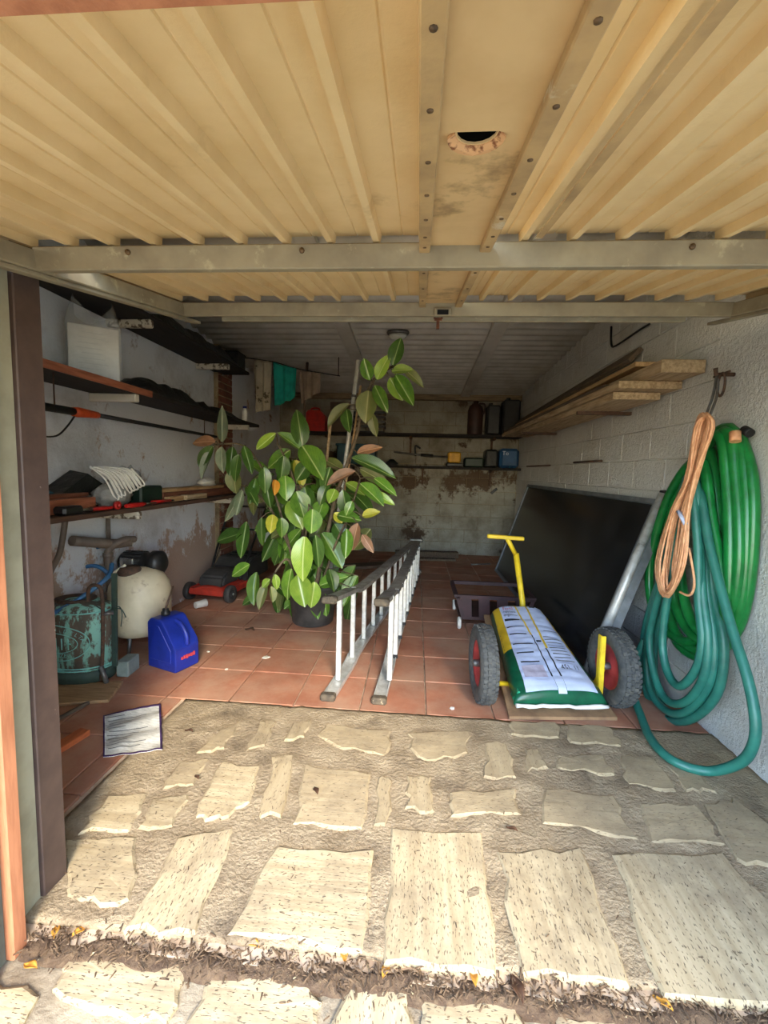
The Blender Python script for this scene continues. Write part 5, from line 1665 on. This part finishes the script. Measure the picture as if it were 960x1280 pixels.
for i in range(120):
    zx = rl.gauss(455, 85); zy = rl.uniform(480, 960)
    a_ = rl.uniform(.2, PI - .2)
    L_ = rl.uniform(80, 125)
    LEAVES.append((zx, zy, zx + L_ * math.cos(a_) * .8, zy + L_ * math.sin(a_), rl.uniform(40, 60), rl.choice('dddgdgo'), 3.62))
pet = []
for i, lf in enumerate(LEAVES):
    zx, zy, tx_, ty_, wz, kind = lf[:6]
    if len(lf) > 6: yb_ = lf[6] + rl.uniform(-.08, .10)
    else:
        q = at(220 + zx / 2.824, 400 + zy / 2.824, Y=3.35)
        near = min(stem_pts, key=lambda p: (p.x - q.x) ** 2 + (p.z - q.z) ** 2)
        yb_ = near.y - rl.uniform(.03, .10)
    B_ = S(zx, zy, yb_); T_ = S(tx_, ty_, yb_ - rl.uniform(-.02, .09))
    T_ = B_ + (T_ - B_) * 1.12
    ln = (T_ - B_).length
    y_ = (T_ - B_) / ln
    n_ = (EYE - B_).normalized() * .8 + Vector((rl.uniform(-.4, .4), rl.uniform(-.2, .2), .45))
    x_ = y_.cross(n_).normalized(); n_ = x_.cross(y_)
    wd = wz / 2.824 / FOC * (B_.y) * 1.05
    o = put('leaf', LM[kind, i % 3], B_, t)
    o.matrix_local = Matrix.Translation(B_ - PC) @ Matrix((x_, y_, n_)).transposed().to_4x4() @ Matrix.Diagonal((wd, ln, ln, 1))
    near = min(stem_pts, key=lambda p: (p - B_).length)
    if (near - B_).length < .34: pet.append((near, B_))
w = MB()
for a_, b_ in pet:
    w.tube([a_, (a_ + b_) / 2 + Vector((0, 0, .012)), b_], .0045, 5, cap=False)
pe = w.build('petioles', 'bark', t); pe['kind'] = 'stuff'
# poles standing in the pot
w = MB(); a_, b_ = at(448, 450, Y=3.52), at(429, 600, Y=3.56)
w.tube([a_, b_, Vector((-.72, 3.57, .32))], .017, 12)
t2 = thing('support_pole', 'shiny aluminium pole rising from the plant pot', 'pole', (-.72, 3.57, .32)); w.build('tube', 'aluminium', t2)
m_ = a_.lerp(b_, .28); w = MB(); w.tube([m_, m_ + (b_ - a_) * .02], .020, 12); w.build('collar', 'steel_grey', t2)
w = MB(); w.tube([at(451, 482, Y=3.60), at(440, 560, Y=3.62), Vector((-.73, 3.63, .32))], .009, 8)
tag(w.build('support_cane', 'pine'), 'thin pinkish cane beside the aluminium pole', 'cane')
w = MB(); w.tube([at(413, 530, Y=3.66), Vector((-.86, 3.66, .31))], .013, 8)
tag(w.build('support_stake', 'weathered_pine'), 'brown wooden stake behind the middle of the plant', 'stake')

# ------------------------------------------------------------------ sheet, litter and leaves on the ground
c4 = [at(129, 897, Z=.004), at(201, 882, Z=.004), at(203, 940, Z=.004), at(129, 948, Z=.004)]
def shp(u, v, h=0):
    p = c4[0].lerp(c4[1], u).lerp(c4[3].lerp(c4[2], u), v)
    return p + Vector((0, 0, .010 + .006 * math.sin(v * 17 + u * 3) * (1 - .5 * v) + .006 * noise.noise((u * 5, v * 5, 1)) + h - (.012 * math.sin(PI * u) if v > .9 else 0) * 0))
t = thing('plastic_sheet', 'crumpled white plastic sheet with purple edges on the paving', 'sheet', c4[3])
w = MB(); w.grid(shp, 22, 26, thick=(0, 0, -.003)); w.build('sheet', 'sheet_white', t)
for i in range(11):
    w = MB(); u0_ = .06 + .02 * (i % 3); w.grid(lambda u, v, i=i, u0_=u0_: shp(u0_ + (.30 + .12 * ((i * 7) % 4)) * u, .10 + i * .075 + .012 * v, .0016), 10, 1)
    pl_ = w.build('print_line', 'steel_grey', t)
for e in (lambda u, v: shp(u * .025, v, .002), lambda u, v: shp(.965 + u * .035, v, .002), lambda u, v: shp(v, u * .03, .002), lambda u, v: shp(v, .975 + u * .025, .002)):
    w = MB(); w.grid(e, 2, 26, thick=(0, 0, -.003)); w.build('edge', 'purple_edge', t)

w = MB()
def strip(u, v):
    x = -1.02 + 2.6 * u
    y = .962 + .085 * v + .016 * noise.noise((x * 7, v, 4))
    return (x, y, -.030 + .028 * math.sin(PI * min(1, v * 1.05)) ** .7 * (.7 + .5 * noise.noise((x * 9, v * 3, 2))) + .006 * noise.noise((x * 40, v * 12, 5)))
w.grid(strip, 150, 10)
ds = w.build('earth_strip', 'brown_earth', ground); ds['kind'] = 'stuff'
rd = random.Random(5)
w = MB()
for i in range(3200):
    if rd.random() < .86: x, y, z = rd.uniform(-1.02, 1.28), rd.gauss(1.005, .026), rd.uniform(-.018, .004)
    else: x, y, z = rd.uniform(-1.1, 1.28), min(2.1, 1.0 + abs(rd.gauss(0, .42))), .0105
    if y < .955: z = -.021
    s_ = rd.uniform(.002, .0065) if z < .01 else rd.uniform(.0012, .0035)
    a_ = rd.uniform(0, PI); l_ = s_ * rd.uniform(1.2, 5)
    d_ = Vector((math.cos(a_), math.sin(a_), rd.uniform(-.1, .35))); e_ = Vector((-math.sin(a_), math.cos(a_), 0)) * s_ * .4
    p = Vector((x, y, z))
    vs = w._v([p - d_ * l_ / 2 - e_, p + d_ * l_ / 2 - e_, p + d_ * l_ / 2 + e_, p - d_ * l_ / 2 + e_, p + Vector((0, 0, s_ * .5))])
    for q in range(4): w._f((vs[q], vs[(q + 1) % 4], vs[4]))
lt = w.build('dry_litter', 'litter', None); tag(lt, 'dry twigs and crumbs scattered along the threshold', 'litter', kind='stuff')


def dry_leaf(px, py, z, ln, ang, m, label, group=None):
    p = at(px, py, Z=z)
    def fn(u, v):
        wd = math.sin(PI * (v * .96 + .02)) * .23
        x, y = (u - .5) * 2 * wd * ln, (v - .5) * ln
        return (p.x + x * math.cos(ang) - y * math.sin(ang), p.y + x * math.sin(ang) + y * math.cos(ang), p.z + .004 + .35 * abs(u - .5) * ln * .6 + .10 * ln * math.sin(v * 5))
    w = MB(); w.grid(fn, 4, 8, thick=(0, 0, .0012))
    return tag(w.build('fallen_leaf', m), label, 'leaf', group)


GLF = 'fallen yellow leaves along the threshold'
for i, (px, py, a_, lb) in enumerate((
        (70, 1166, .5, 'curled yellow leaf beside the foot of the orange jamb'), (101, 1166, -.6, 'thin yellow leaf in the litter, second from the orange jamb'),
        (316, 1182, 1.2, 'small yellow leaf below the wide left-centre stone'), (430, 1196, .3, 'yellow leaf in the litter left of the tall centre stone'),
        (482, 1215, -.3, 'bright yellow leaf at the foot of the tall centre stone'), (592, 1224, .1, 'upright yellow leaf in the litter below the tall centre stone'),
        (828, 1256, .8, 'orange yellow leaf at the lower right of the threshold'), (38, 1210, 1.4, 'yellow leaf on the yard paving at the outer jamb'))):
    dry_leaf(px, py, -.012 if py > 1160 else .012, .045, a_, 'dead_leaf_yellow', lb, GLF)
for px, py, z, ln, a_, lb in ((236, 915, .012, .05, 1.3, 'dark curled leaf right of the white sheet'), (246, 973, .012, .04, .8, 'small brown leaf on the paving nearest the white sheet'),
                              (646, 1238, -.01, .07, .2, 'purplish brown leaf in the litter at right centre'), (312, 788, .003, .10, 1.2, 'long brown leaf on the tiles by the plant pot'),
                              (395, 990, .012, .05, .5, 'dark leaf scrap on the middle paving stone'), (640, 1038, .012, .04, 1.1, 'small dark leaf scrap on the right paving')):
    dry_leaf(px, py, z, ln, a_, 'dead_leaf_brown', lb)
for px, py, s_, lb in ((236, 805, .035, 'white scrap on the tiles right of the blue can'), (260, 815, .02, 'small pale tile chip nearest the blue can'), (283, 837, .022, 'small pale tile chip at the tile edge'), (332, 822, .05, 'broken pale tile chip on the tiles, largest'), (565, 886, .03, 'white scrap on the tiles by the left wheel')):
    p = at(px, py, Z=.004)
    w = MB(); w.prism([p + Vector((s_ * .5 * math.cos(q * 1.25 + px) * (1 + .3 * math.sin(q * 2 + px)), s_ * .4 * math.sin(q * 1.25 + px), 0)) for q in range(5)], (0, 0, .006))
    tag(w.build('chip', 'white_plastic' if s_ < .04 and 'white' in lb else 'paper_note'), lb, 'chip')
# paper scrap pinned below the middle shelf
